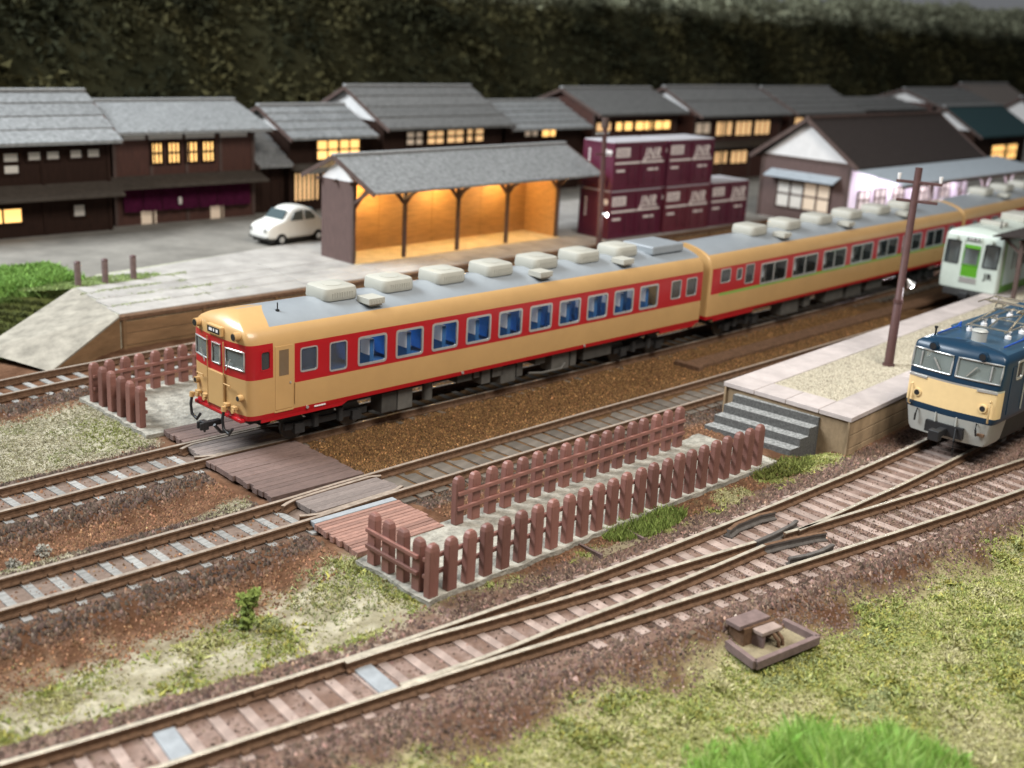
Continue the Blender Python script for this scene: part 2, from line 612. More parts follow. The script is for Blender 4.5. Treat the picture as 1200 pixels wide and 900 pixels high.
def on_sleeper_gap(x, y):
    return np.ones_like(x)


# coarse ballast shoulders
def coarse(x, y):
    gr, pl, br, n, n2 = masks(x, y)
    d = np.minimum.reduce([tdist(k, x, y) for k in ('T1', 'T2', 'TA', 'T0')])
    w = (1 - gr) * (1 - pl) * (1 - br)
    pathy = (x > -1.2) * (x < 16) * (y < -5.8) * (y > -11 + SL * x)
    cross = (x > -1.1) * (x < 2.3) * (y > -8.2) * (y < 6.6)
    goods = (y > 7) * (x > 0)
    sh = np.where(d < 1.0, .10, 1.0) * np.where((x > 1.9) & (y < -5.4) & (y > -7.75) & (x < 15.8), 1., 1 - pathy)
    return w * (1 - cross) * (1 - goods) * sh * np.where(x > 17, .4, 1) * (.35 + .65 * sstep(.3, .6, n2))


x, y = pick(-13, 22, -18, 8.5, 430000, coarse)
dk = np.minimum.reduce([tdist(k, x, y) for k in ('T1', 'T2', 'TA', 'T0')])
dk = np.where(x > -5, np.minimum(dk, tdist('TB', x, y)), dk)
crest = sstep(.9, 1.15, dk) * sstep(2.1, 1.6, dk)
warm = (y < cy('TA', x) + 2.0)[:, None]
c = np.where(warm, np.array([.125, .082, .063]), lerp(np.array([.150, .078, .043]), np.array([.078, .054, .041]), crest))
c = c * np.exp(rng.normal(0, .42, (len(x), 1))) * rng.uniform(.92, 1.08, (len(x), 3))
p = np.stack([x, y, zat(x, y) + .006], -1)
stones('ballast', p, rng.uniform(.02, .055, len(x)) * (1 + .75 * crest * rng.uniform(0, 1, len(x))), np.clip(c, .012, .5),
       'coarse brown ballast stones heaped along the track shoulders')


def fine(x, y):
    gr, pl, br, n, n2 = masks(x, y)
    d = np.minimum(tdist('T1', x, y), tdist('T2', x, y))
    return br * np.where(d < .85, 0., 1.)


x, y = pick(1.8, 34, -5, 2.5, 130000, fine)
c = np.array([.140, .074, .030]) * np.exp(rng.normal(0, .5, (len(x), 1))) * rng.uniform(.92, 1.08, (len(x), 3))  # ochre stones, darkened to carry the railcar's shadow in their colour
stones('ballast', np.stack([x, y, zat(x, y)], -1), rng.uniform(.025, .055, len(x)), c, 'fine ochre brown ballast between the railcar and the next track')


def tufts(name, x, y, z, hgt, wid, cols, label, m='foam', n=3, lean=.5, cat='grass'):
    k = len(x)
    a = rng.uniform(0, 6.28, (k, n))
    r = rng.uniform(.2, 1, (k, n)) * wid[:, None] * .7
    bx = x[:, None] + np.cos(a) * r
    by = y[:, None] + np.sin(a) * r
    h = hgt[:, None] * rng.uniform(.5, 1.15, (k, n))
    w = wid[:, None] * rng.uniform(.5, 1., (k, n)) * .5
    t = a + rng.uniform(.5, 2.6, (k, n))
    dx, dy = np.cos(t) * w, np.sin(t) * w
    lx, ly = rng.normal(0, lean, (k, n)) * h, rng.normal(0, lean, (k, n)) * h
    z = z[:, None] + np.zeros_like(bx)
    v = np.stack([np.stack([bx - dx, by - dy, z - .02], -1), np.stack([bx + dx, by + dy, z - .02 + rng.uniform(0, .4, (k, n)) * h], -1),
                  np.stack([bx + lx, by + ly, z + h], -1)], 2)
    me = bpy.data.meshes.new(name)
    mesh_np(me, v.reshape(-1, 3), np.arange(k * n * 3).reshape(-1, 3))
    put_col(me, np.repeat(cols, n * 3, 0))
    me.materials.append(MT[m])
    return tag(place(name, me), label, cat, kind='stuff')


GREENS = np.array([(.52, .48, .27), (.47, .46, .19), (.40, .42, .14), (.29, .34, .10), (.46, .43, .12), (.38, .41, .19)])
PALES = np.array([(.45, .41, .29), (.38, .36, .22), (.49, .45, .34), (.30, .31, .15)])


def tuftcol(x, y, pal, seed):
    n = fbm(x * 1.1, y * 1.1, 3, seed)
    i = np.clip((n * 1.6 - .3 + rng.normal(0, .16, len(x))) * len(pal), 0, len(pal) - 1).astype(int)
    return pal[i] * rng.uniform(.7, 1.25, (len(x), 1))


x, y = pick(-13, 20, -25, -5, 480000, lambda x, y: masks(x, y)[0] * np.where((x < .5) & (y > cy('TA', x)), .10 + .75 * sstep(.42, .64, fbm(x * .9, y * .9, 3, 57)), 1.))
sz = rng.uniform(.022, .062, len(x)) * (1 + .8 * sstep(.5, .7, fbm(x * 1.7, y * 1.7, 2, 77)))
sz = sz * (.45 + .55 * masks(x, y)[0])
tufts('grass', x, y, zat(x, y), sz, sz * 1.25, tuftcol(x, y, GREENS, 61), 'mossy yellow green ground cover beside the near tracks', lean=.8)
x, y = pick(-14, -.6, -4.4, 8, 90000, lambda x, y: masks(x, y)[1])
sz = rng.uniform(.02, .05, len(x))
pc = tuftcol(x, y, PALES, 63)
gk = np.exp(-((x + 1.7) ** 2 / .9 + (y - 3.3) ** 2 / 2.2)) > rng.uniform(.1, .9, len(x))
pc[gk] = np.array([.27, .29, .10]) * rng.uniform(.7, 1.3, (gk.sum(), 1))
tufts('grass', x, y, zat(x, y), sz, sz * 1.5, pc, 'pale dry grass between the left picket fence and the line', lean=.9)


def patch(cx, cy_, rx, ry, n):
    a, r = rng.uniform(0, 6.28, n), np.sqrt(rng.uniform(0, 1, n))
    return cx + np.cos(a) * r * rx, cy_ + np.sin(a) * r * ry


pu, pv = patch(0, 0, 1, 1, 24000)
x, y = .85 + pu * 2.9 * .75 + pv * 1.8 * .66, -19.95 - pu * 2.9 * .66 + pv * 1.8 * .75
ed = 1 - np.sqrt(pu ** 2 + pv ** 2) + (fbm(x * 1.3, y * 1.3, 3, 91) - .5) * 1.1
k = rng.uniform(0, 1, len(x)) < np.clip(ed * 1.9, 0, 1)
x, y, ed = x[k], y[k], ed[k]
hh = rng.uniform(.15, .85, len(x)) * (.22 + .78 * sstep(0, .7, ed)) * (.7 + .6 * fbm(x * 2, y * 2, 2, 95))
gc = lerp(np.array([.32, .56, .11]), np.array([.60, .74, .26]), rng.uniform(0, 1, len(x)) ** 1.5) * rng.uniform(.7, 1.25, (len(x), 1))
tufts('grass', x, y, zat(x, y), hh, np.full(len(x), .032), gc, 'tall bright green static grass clump at the front edge', 'blade', 2, .3)
x, y = patch(6.2, -10.98, 1.6, .5, 1900)
tufts('grass', x, y, zat(x, y), rng.uniform(.06, .26, len(x)), np.full(len(x), .045), np.array([.24, .31, .08]) * rng.uniform(.6, 1.4, (len(x), 1)),
      'green grass tuft at the foot of the near picket fence', 'blade', 2, .35)
x, y = patch(-2.0, -9.0, 1.3, 1.4, 700)
tufts('grass', x, y, zat(x, y), rng.uniform(.05, .12, len(x)), np.full(len(x), .06), np.array([.30, .32, .15]) * rng.uniform(.6, 1.4, (len(x), 1)),
      'short green grass by the corner of the near picket fence', 'blade', 2, .6)
x, y = patch(12.9, -10.7, 1.5, .5, 1100)
tufts('grass', x, y, zat(x, y), rng.uniform(.08, .2, len(x)), np.full(len(x), .06), np.array([.17, .19, .05]) * rng.uniform(.6, 1.4, (len(x), 1)),
      'sparse grass below the platform steps', 'blade', 2, .5)


def leaf_ball(mb, c, r, n, s):
    for _ in range(n):
        d = Vector((random.gauss(0, 1), random.gauss(0, 1), random.gauss(0, 1))).normalized() * r * random.uniform(.4, 1)
        p = Vector(c) + d
        a = Vector((random.gauss(0, 1), random.gauss(0, 1), random.gauss(0, 1))).normalized()
        b = a.orthogonal().normalized()
        mb.add([p - a * s, p + b * s * .7, p + a * s, p - b * s * .7], [(0, 1, 2, 3)])


bz = float(zat(np.array([-4.5]), np.array([-8.85]))[0])
t = thing('bush', 'small leafy green bush on the grass between two tracks', 'bush', (-4.5, -8.85, bz))
m = MB()
for c, r, n in (((0, 0, .35), .2, 130), ((.12, .05, .62), .2, 120), ((-.1, 0, .75), .17, 90), ((.15, -.05, .86), .15, 80), ((-.02, 0, .15), .16, 60)):
    leaf_ball(m, c, r, n, .06)
m.build('foliage', 'bush_leaf', t)
MB().tube([(0, 0, -.05), (.03, 0, .7)], [.04, .015], 5).build('stem', 'timber', t)
for (x_, y_, s_, lb) in ((-6.4, -2.9, .20, 'pale grey lichen tuft in the brown dirt between the tracks'),
                         (-7.3, -3.4, .17, 'low grey green lichen tuft next to the far side of a rail')):
    m = MB()
    leaf_ball(m, (0, 0, s_ * .6), s_, 120, .05)
    o = m.build('lichen_tuft', 'pad', loc=(x_, y_, float(zat(np.array([x_]), np.array([y_]))[0])))
    tag(o, lb, 'plant', 'lichen tufts in the dirt')

# ------------------------------------------------------------------ tracks
PROF = [(-.12, -.215), (.12, -.215), (.12, -.185), (.03, -.16), (.03, -.07), (.054, -.055), (.054, -.006), (.045, 0), (-.045, 0), (-.054, -.006),
        (-.054, -.055), (-.03, -.07), (-.03, -.16), (-.12, -.185)]


def rail(name, P, parent, mats=('rail_side', 'rail_head'), cap=0):
    if cap is None:
        mats, cap = ('rail_side', 'rail_head_dim'), 0
    P = np.array(P, float)
    d = np.gradient(P, axis=0)
    d /= np.linalg.norm(d, axis=1)[:, None]
    n = np.stack([-d[:, 1], d[:, 0]], 1)
    k = len(PROF)
    v = [(P[i, 0] + n[i, 0] * a, P[i, 1] + n[i, 1] * a, z + cap) for i in range(len(P)) for a, z in PROF]
    m = MB()
    f, mi = [], []
    for i in range(len(P) - 1):
        for j in range(k):
            f.append((i * k + j, i * k + (j + 1) % k, (i + 1) * k + (j + 1) % k, (i + 1) * k + j))
            mi.append(1 if j in (6, 7, 8) else 0)
    f += [tuple(range(k)), tuple((len(P) - 1) * k + j for j in range(k))]
    mi += [0, 0]
    m.V, m.F, m.I = v, f, mi
    return m.build(name, list(mats), parent)


def off(P, o):
    d = np.gradient(P, axis=0)
    d /= np.linalg.norm(d, axis=1)[:, None]
    return P + np.stack([-d[:, 1], d[:, 0]], 1) * o


def clip(P, x0, x1):
    return P[(P[:, 0] >= x0) & (P[:, 0] <= x1)]


SLM = {}
for nm in ('sleeper_grey', 'sleeper_dusty', 'sleeper_dim'):
    SLM[nm] = [MB().box(-.105, .105, -1.07 - .03 * q, 1.07 + .03 * q, -.37, -.217).mesh('sleeper', nm) for q in range(2)]


def clip_part(L_, parent):
    m = MB()
    for x, y, a in L_:
        c_, s_ = math.cos(a), math.sin(a)
        for q in (-1, 1):
            for t in (-1, 1):
                u, v = 0, q * G + t * .15
                b = MB().box(-.08, .08, v - .05, v + .05, -.22, -.15)
                m.add([(x + p[0] * c_ - p[1] * s_, y + p[0] * s_ + p[1] * c_, p[2]) for p in b.V], b.F)
    o = m.build('rail_clips', 'rail_side', parent)
    o['kind'] = 'stuff'


def sleepers(k, x0, x1, nm, parent, step=.6, skip=(), wid=1., clips=True):
    x = x0
    cl_ = []
    while x < x1:
        if not any(a < x < b for a, b in skip):
            rz = slope(k, x)
            o = place('sleeper', SLM[nm][int(x * 10) % 2], parent, (x, float(cy(k, x)), random.uniform(-.006, .004)), rz + random.uniform(-.012, .012),
                      scale=(wid, 1, 1))
            if clips:
                cl_.append((x, float(cy(k, x)), rz))
        x += step
    if cl_:
        clip_part(cl_, parent)


tr = thing('railway_track', 'railway track curving past the loading ramp behind the left picket fence', 'track')
for s in (-1, 1):
    rail('rail', clip(off(SP['T0'], s * G), -23, 44), tr, cap=None)
sleepers('T0', -22, 16, 'sleeper_grey', tr, clips=False)
tr = thing('railway_track', 'railway track carrying the cream and red railcar train', 'track')
for s in (-1, 1):
    rail('rail', clip(off(SP['T1'], s * G), -23, 94), tr, cap=None)
sleepers('T1', -22.2, 2.2, 'sleeper_grey', tr, skip=[(-.8, 1.9)])
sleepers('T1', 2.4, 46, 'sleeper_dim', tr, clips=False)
tr = thing('railway_track', 'railway track through the plank crossing between railcar and picket fence', 'track')
for s in (-1, 1):
    rail('rail', clip(off(SP['T2'], s * G), -23, 61), tr, cap=None)
sleepers('T2', -22, -.9, 'sleeper_grey', tr)
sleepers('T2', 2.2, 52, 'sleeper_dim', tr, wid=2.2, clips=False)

tr = thing('turnout_track', 'nearest railway track with a turnout splitting towards the blue locomotive', 'track')
A, Bt = SP['TA'], SP['TB']
rail('stock_rail', clip(off(A, G), -25, 39), tr)
near = np.concatenate([clip(off(A, -G), -25, -6.6), clip(off(Bt, -G), -5.6, 29)])
rail('stock_rail', near, tr)
Bf = off(Bt, G)
An = off(A, -G)


def blend(P, x0, target, xa):       # switch blade: ease from the stock rail out to its own line
    P = P.copy()
    st = np.interp(P[:, 0], target[:, 0], target[:, 1])
    t = np.clip((P[:, 0] - x0) / (xa - x0), 0, 1)
    P[:, 1] = (st + (P[:, 1] - st) * t)
    return P


bl = clip(Bf, -4.6, 7.3)
sgn = off(A, G - .11)
bl = blend(bl, -4.6, sgn, -1.5)
rail('switch_rail', bl, tr)
bl = blend(clip(An, -4.4, 7.4), -4.4, np.concatenate([clip(off(A, -G + .11), -8, -6.6), clip(off(Bt, -G + .11), -5.6, 10)]), 0.)
rail('switch_rail', bl, tr)
rail('crossing_rail', clip(Bf, 8.2, 29), tr)
rail('crossing_rail', clip(An, 8.6, 39), tr)
e1, e2 = clip(Bf, 6.4, 7.3)[-1], clip(An, 6.4, 7.4)[-1]
BLK = ('rail_black', 'rail_black')
rail('wing_rail', [e1 + (.02, 0), e1 + (.8, .0), e1 + (1.7, .06), e1 + (2.05, .14)], tr, BLK)
rail('wing_rail', [e2 + (.02, 0), e2 + (.8, -.16), e2 + (1.7, -.40), e2 + (2.0, -.52)], tr, ('rail_black', 'rail_side'))
chk = off(A, G - .20)
q = clip(chk, 6.9, 9.4)
q[0] += (0, -.12)
q[-1] += (0, -.12)
rail('check_rail', q, tr, ('rail_black', 'rail_side'), .02)
q = clip(off(Bt, -G + .19), 6.5, 9.0)
q[0] += (0, .1)
q[-1] += (0, .1)
rail('check_rail', q, tr, BLK, .02)
# timber bearers
tcl = []
x = -24.
while x < 39:
    if x < .2:
        place('sleeper', SLM['sleeper_dusty'][0], tr, (x, float(cy('TA', x)), random.uniform(-.006, .004)), slope('TA', x))
        tcl.append((x, float(cy('TA', x)), slope('TA', x)))
    elif x < 11.5:
        ya, yb = float(cy('TA', x)) + 1.16, float(cy('TB', x)) - 1.16
        an = (slope('TA', x) + slope('TB', x)) / 2
        o = MB().box(-.14, .14, yb - .5 * (ya + yb), ya - .5 * (ya + yb), -.37, -.217).build('bearer', 'sleeper_dusty', tr, loc=(x, (ya + yb) / 2, 0), rz=an)
    else:
        place('sleeper', SLM['sleeper_dusty'][1], tr, (x, float(cy('TA', x)), 0), slope('TA', x))
        if x < 29:
            place('sleeper', SLM['sleeper_dusty'][0], tr, (x + .1, float(cy('TB', x)), -.006), slope('TB', x))
            tcl.append((x + .1, float(cy('TB', x)), slope('TB', x)))
    x += .6
clip_part(tcl, tr)
for x in (-4.05, -8.15):
    MB().box(-.2, .2, -.6, .6, -.24, -.175).build('cover_plate', 'plate_pale', tr, loc=(x, float(cy('TA', x)) - .06, 0), rz=slope('TA', x) - .03, bevel=.01,
                                                 label='wide pale grey plate laid between the rails')
for x, s in ((-6.05, 1), (-6.05, -1), (.9, 1)):
    yy = float(cy('TA', x)) + s * G
    MB().box(-.2, .2, -.072, .072, -.16, -.075).build('joint_bar', 'rail_side', tr, loc=(x, yy, 0), rz=slope('TA', x))

# ------------------------------------------------------------------ plank crossing
cr = thing('plank_crossing', 'weathered plank crossing laid across two tracks beside the railcar front', 'crossing', (0, 0, 0))


def planks(x0, x1, y0, y1, n, z, m, dz=0, rz=0):
    w = (y1 - y0) / n
    for i in range(n):
        a = y0 + i * w
        zz = z + dz * i / max(1, n - 1) + random.uniform(-.005, .005)
        MB().box(x0 + random.uniform(-.05, .05), x1 + random.uniform(-.05, .05), a + .005, a + w - .005, zz - .16, zz).build(
            'plank', m, cr, bevel=.008, rz=rz)


planks(-.55, 2.0, .85, 2.15, 6, -.02, 'plank')
planks(-.72, 2.1, -.54, .56, 4, -.03, 'plank_grey')
planks(-.82, 2.1, -4.18, -.86, 14, -.02, 'plank')
planks(-.55, 2.2, -5.62, -4.62, 4, -.03, 'plank_grey', rz=.02)
planks(-.95, 1.75, -8.1, -6.22, 13, -.10, 'plank_red', .07)
planks(-.9, 1.7, -6.2, -5.98, 1, -.02, 'plate_pale')
for ty, k in ((.56, 'T1'), (-.58, 'T1'), (-4.62, 'T2'), (-5.66, 'T2')):
    s = 1 if ty in (.56, -4.62) else -1
    yl = float(cy(k, -.6)) + s * (G - .13)
    yr = float(cy(k, 2.1)) + s * (G - .13)
    rail('check_rail', [(-.95, yl - s * .2), (-.75, yl - s * .1), (-.45, yl), (.6, (yl + yr) / 2), (2.1, yr), (2.4, yr - s * .12)], cr, ('rail_side', 'rail_head_dim'), -.01)

# ------------------------------------------------------------------ gravel pads of the footpath
def pad(name, poly, z, label):
    # an irregular raised sheet with a skirt
    P = [Vector((p[0], p[1], 0)) for p in poly]
    out = []
    for i in range(len(P)):
        a, b_ = P[i], P[(i + 1) % len(P)]
        n = max(2, int((b_ - a).length / .35))
        for k in range(n):
            q = a.lerp(b_, k / n)
            out.append((q.x + random.uniform(-.05, .05), q.y + random.uniform(-.05, .05)))
    m = MB()
    n = len(out)
    m.add([(a, b_, z) for a, b_ in out] + [(a, b_, z - .5) for a, b_ in out], [tuple(range(n))] + [(i, (i + 1) % n, n + (i + 1) % n, n + i) for i in range(n)])
    return tag(m.build(name, 'pad'), label, kind='structure')


pad('path', [(-1.25, -11.0), (13.0, -10.42), (13.0, -7.45), (1.8, -7.85), (-1.2, -8.3)], -.13, 'pale grey gravel path between the two picket fences')
pad('path', [(-1.05, 2.15), (3.6, 2.15), (4.2, 6.9), (-1.05, 6.6)], -.10, 'pale grey gravel pad inside the left picket fence')


# ------------------------------------------------------------------ picket fences
def post_mesh():
    m = MB()
    w, d, h = .148, .10, 1.28
    lv = [(0, 1, 1), (h - .16, 1, 1), (h - .06, .82, .82), (h - .01, .5, .55), (h, .2, .2)]
    sec = [(-1, -.8), (-.86, -1), (.86, -1), (1, -.8), (1, .8), (.86, 1), (-.86, 1), (-1, .8)]
    v = [(sx * w * a, sy * d * b_, z) for z, a, b_ in lv for sx, sy in sec]
    f = [(i * 8 + k, i * 8 + (k + 1) % 8, (i + 1) * 8 + (k + 1) % 8, (i + 1) * 8 + k) for i in range(len(lv) - 1) for k in range(8)]
    f += [tuple(range(8)), tuple(32 + k for k in range(8))]
    return m.add(v, f).mesh('post', 'fence')


POST = post_mesh()


def fence(label, runs, z0=-.13):
    f = thing('picket_fence', label, 'fence', (0, 0, 0), group='brown picket fences')
    for (p, q, n, side) in runs:
        p, q = Vector((*p, 0)), Vector((*q, 0))
        d = q - p
        rz = math.atan2(d.y, d.x)
        nrm = Vector((-d.y, d.x, 0)).normalized() * side
        for i in range(n):
            c = p.lerp(q, i / (n - 1))
            o = place('post', POST, f, (c.x, c.y, z0 + random.uniform(-.015, .015)), rz)
            o.rotation_euler = (random.uniform(-.015, .015), random.uniform(-.02, .02), rz)
        for h in (.46, .86):
            a = p + nrm * .14 + Vector((0, 0, z0 + h)) - d.normalized() * .12
            b_ = q + nrm * .14 + Vector((0, 0, z0 + h)) + d.normalized() * .12
            MB().bar(a, b_, .08, .10).build('cross_rail', 'fence', f, bevel=.012)
    return f


fence('long brown picket fence with a short return, nearest to the turnout track',
      [((-1.02, -10.82), (12.15, -10.24), 24, 1), ((-1.0, -8.72), (-1.02, -10.38), 4, -1)])
fence('straight brown picket fence between the second track and the path', [((2.1, -8.14), (11.45, -7.76), 17, -1)])
fence('brown picket fence with a corner beside the railcar front', [((-.83, 5.98), (3.6, 6.5), 9, -1), ((-.83, 5.42), (-.83, 2.96), 5, 1)], -.10)

# ------------------------------------------------------------------ island platform with steps
pl = thing('island_platform', 'island platform with pale edge slabs and a dark stone stair', 'platform', (0, 0, 0))


def PP(s, t, z):
    x = 15.45 + .15 * t + s
    ya = -6.5 + .083 * (x - 15.45)
    yb = -11.2 + .098 * (x - 15.6)
    return (x, ya + (yb - ya) * t, z)


def pquad(name, s0, s1, t0, t1, z0, z1, m, bevel=0, parent=None, n=1):
    k = MB()
    k.prism([PP(s0, t0, z0), PP(s1, t0, z0), PP(s1, t1, z0), PP(s0, t1, z0)], (0, 0, z1 - z0))
    return k.build(name, m, parent or pl, bevel=bevel)


pquad('wall', 0.05, 46, .012, .988, -.7, .80, 'platform_wall')
pquad('gravel_surface', 1.2, 46, .25, .76, .80, .935, 'gravel_pale')
s = 1.22
while s < 40:
    e = s + 2.3
    pquad('edge_slab', s + .012, e - .012, -.008, .245, .80, .95, 'slab', .012)
    pquad('edge_slab', s + .012, e - .012, .765, 1.008, .80, .95, 'slab', .012)
    s = e
for a, b_ in ((-.008, .245), (.25, .5), (.505, .76), (.765, 1.008)):
    pquad('edge_slab', -.03, 1.208, a, b_, .80, .95, 'slab', .012)
for t_ in (0.0, .985):
    pquad('corner_post', -.02, .12, t_, t_ + .015, -.6, .80, 'platform_wall')
s = .3
for i in range(3):      # horizontal boards of the near side wall
    z0 = -.55 + i * .44
    k = MB()
    k.prism([PP(.1, .99, z0), PP(46, .99, z0), PP(46, .999, z0), PP(.1, .999, z0)], (0, 0, .41))
    k.build('wall_board', 'platform_wall', pl, bevel=.01)
gs, gt = rng.uniform(1.3, 24, 14000), rng.uniform(.255, .755, 14000)
gp_ = np.array([PP(a_, b2, .94) for a_, b2 in zip(gs, gt)])
stones('gravel', gp_, rng.uniform(.018, .05, len(gp_)), np.array([.42, .37, .28]) * rng.uniform(.6, 1.35, (len(gp_), 1)), 'pale gravel surface in the middle of the island platform')
for i, (xe, zt) in enumerate(((15.27, .66), (14.80, .40), (14.34, .135), (13.84, -.12), (13.32, -.35))):
    xb = 15.5
    k = MB()
    poly = [(xe, -6.98, -.62), (xb, -6.98, -.62), (xb + .28, -10.12, -.62), (xe + .28, -10.12, -.62)]
    if i:
        prev = (15.27, 14.80, 14.34, 13.84)[i - 1]
        poly = [(xe, -6.98, -.62), (prev - .003, -6.98, -.62), (prev + .277, -10.12, -.62), (xe + .28, -10.12, -.62)]
    k.prism(poly, (0, 0, zt + .62 - .0))
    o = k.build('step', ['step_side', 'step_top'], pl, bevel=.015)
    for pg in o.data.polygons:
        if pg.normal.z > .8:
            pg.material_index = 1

# ------------------------------------------------------------------ point machine in its tray and cable trough
sb = thing('point_machine_box', 'brown point machine box in a square tray beside the near track', 'trackside box', (0, 0, 0))
a, b_, c, d = (2.84, -16.88), (4.88, -17.1), (4.95, -16.15), (3.1, -15.95)
mid = Vector((np.mean([a[0], b_[0], c[0], d[0]]), np.mean([a[1], b_[1], c[1], d[1]]), 0))
zz = -.50
for p_, q_ in ((a, b_), (b_, c), (d, a)):
    MB().bar((*p_, zz), (*q_, zz), .13, .2).build('tray_side', 'iron_dusty', sb, bevel=.012)
MB().add([(*p_, zz - .07) for p_ in (a, b_, c, d)], [(0, 1, 2, 3)]).build('tray_floor', 'box_inside', sb)
MB().prism([(3.42, -15.75, -.62), (4.32, -15.88, -.62), (4.28, -16.3, -.62), (3.38, -16.17, -.62)], (0, 0, .46)).build('box_back', 'rail_side', sb)
MB().prism([(3.34, -15.68, -.2), (4.30, -15.80, -.2), (4.26, -16.22, -.2), (3.30, -16.1, -.2)], (0, 0, .11)).build('box_lid', 'iron_dusty', sb, bevel=.015)
MB().prism([(3.62, -16.2, -.28), (4.26, -16.28, -.28), (4.24, -16.58, -.28), (3.60, -16.5, -.28)], (0, 0, .10)).build('motor_cover', 'sleeper_dusty', sb, bevel=.02)
MB().prism([(3.64, -16.2, -.58), (3.72, -16.2, -.58), (3.72, -16.5, -.58), (3.64, -16.5, -.58)], (0, 0, .3)).build('cover_leg', 'iron_dusty', sb)
for xx in (3.95, 4.1):
    MB().tube([(xx, -16.3, -.3), (xx + .02, -16.52, -.3), (xx + .04, -16.66, -.42), (xx + .05, -16.68, -.58)], .045, 8).build('motor_arm', 'rail_side', sb, smooth=40)

ct = thing('cable_trough', 'shallow sunken cable trough beside the near picket fence', 'trough', (0, 0, 0))
for p_, q_ in (((3.85, -10.73), (3.81, -11.6)), ((5.53, -10.67), (5.42, -11.56))):
    MB().bar((*p_, -.27), (*q_, -.27), .07, .14).build('trough_side', 'iron_dusty', ct)
MB().box(3.85, 5.45, -11.58, -10.75, -.32, -.285).build('trough_floor', 'box_inside', ct)
ct = thing('cable_duct', 'long brown cable duct lying in the ballast between railcar and next track', 'duct', (0, 0, 0))
MB().bar((19.3, -2.2, -.17), (52, -.9, -.17), .75, .16).build('duct_body', 'rail_side', ct, bevel=.02)
MB().bar((19.1, -1.55, -.16), (19.15, -2.75, -.16), .3, .2).build('duct_end', 'rail_side', ct, bevel=.02)

# ------------------------------------------------------------------ goods platform, ramp, street, bank, hill
def ye(x):
    return 11.75 + .043 * (x - 2.9)


gp = thing('goods_platform', 'goods platform with brown plank front wall and pale slab top', 'platform', (0, 0, 0))
k = MB()
k.prism([(2.9, ye(2.9), -.7), (47, ye(47), -.7), (47, 26, -.7), (5.5, 19, -.7), (3.62, 17.0, -.7)], (0, 0, 1.60))
k.build('core', 'joint_moss', gp)
for i in range(3):
    z0 = -.62 + i * .46
    MB().bar((2.95, ye(2.95) - .02, z0 + .2), (46.9, ye(46.9) - .02, z0 + .2), .06, .44).build('wall_board', 'goods_wall', gp, bevel=.012)
MB().bar((2.9, ye(2.9) + .1, .86), (46.9, ye(46.9) + .1, .86), .34, .16).build('coping_beam', 'rail_side', gp, bevel=.02)
x = 3.05
while x < 46:
    MB().box(x - .07, x + .07, ye(x) - .11, ye(x) - .05, -.5, .78).build('wall_post', 'goods_wall', gp)
    x += 3.4
rows = [.3, 1.55, 2.8, 4.05, 5.3]
for r_ in range(4):
    x = 2.95 + (rows[r_] + .65) * .135
    while x < 46.5:
        L_ = 4.4
        x1 = min(x + L_, 46.9)
        g_ = .03 if r_ else .02
        poly = [(x + g_, ye(x) + rows[r_] + g_, .90), (x1 - g_, ye(x1) + rows[r_] + g_, .90),
                (x1 - g_, ye(x1) + rows[r_ + 1] - g_, .90), (x + g_, ye(x) + rows[r_ + 1] - g_, .90)]
        MB().prism(poly, (0, 0, .05 + random.uniform(-.006, .006))).build('paving_slab', 'yard', gp, bevel=.012)
        x = x1
k = MB()
k.prism([(4.0, ye(4) + 5.32, .90), (46.9, ye(46.9) + 5.32, .90), (46.9, 26, .90), (24, 22.5, .90), (8, 19.0, .90), (4.2, 18.2, .90), (3.65, ye(2.95) + 5.32, .90)], (0, 0, .045))
k.build('yard_surface', 'yard', gp)
# moss along the joints at the open end
mx = np.concatenate([rng.uniform(3.2, 9.5, 500), rng.uniform(3.2, 9, 700), rng.uniform(3.3, 8, 700), rng.uniform(3.2, 9, 900)])
my = np.concatenate([ye(mx[:500]) + 1.55, ye(mx[500:1200]) + 2.8, ye(mx[1200:1900]) + 4.05, ye(mx[1900:]) + 5.3]) + rng.normal(0, .12, 2800)
kq = vnoise(mx * 1.1, my * 3, 8) > .52
mx, my = mx[kq], my[kq]
sz = rng.uniform(.02, .07, len(mx))
tufts('grass', mx, my, np.full(len(mx), .94), sz, sz * 1.3, np.array([.36, .40, .22]) * rng.uniform(.7, 1.4, (len(mx), 1)), 'moss growing in the slab joints of the goods platform', lean=.7)

rp = MB()
rp.add([(2.9, ye(2.9), .95), (3.6, 17, .95), (-1.6, 13.6, -.1), (-.35, 10.45, -.32), (2.9, ye(2.9), -.7), (-.4, 10.45, -.7)],
       [(0, 1, 2, 3), (0, 3, 5, 4)])
rp.build('ramp', ['ramp'], gp, label='pale sloping loading ramp')
MB().add([(2.9, ye(2.9) - .03, .90), (2.9, ye(2.9) - .03, -.65), (-.3, 10.43, -.65), (-.3, 10.43, -.34)], [(0, 1, 2, 3)]).build('ramp_wall', 'goods_wall', gp)
tag(MB().add([(-40, 20.2, .88), (8, 17.9, .88), (47.2, 15, .88), (190, 15, .88), (190, 60, .88), (-40, 60, .88)], [(0, 1, 2, 3, 4, 5)]).build('street', 'street'),
    'grey street running in front of the dark wooden houses', kind='structure')

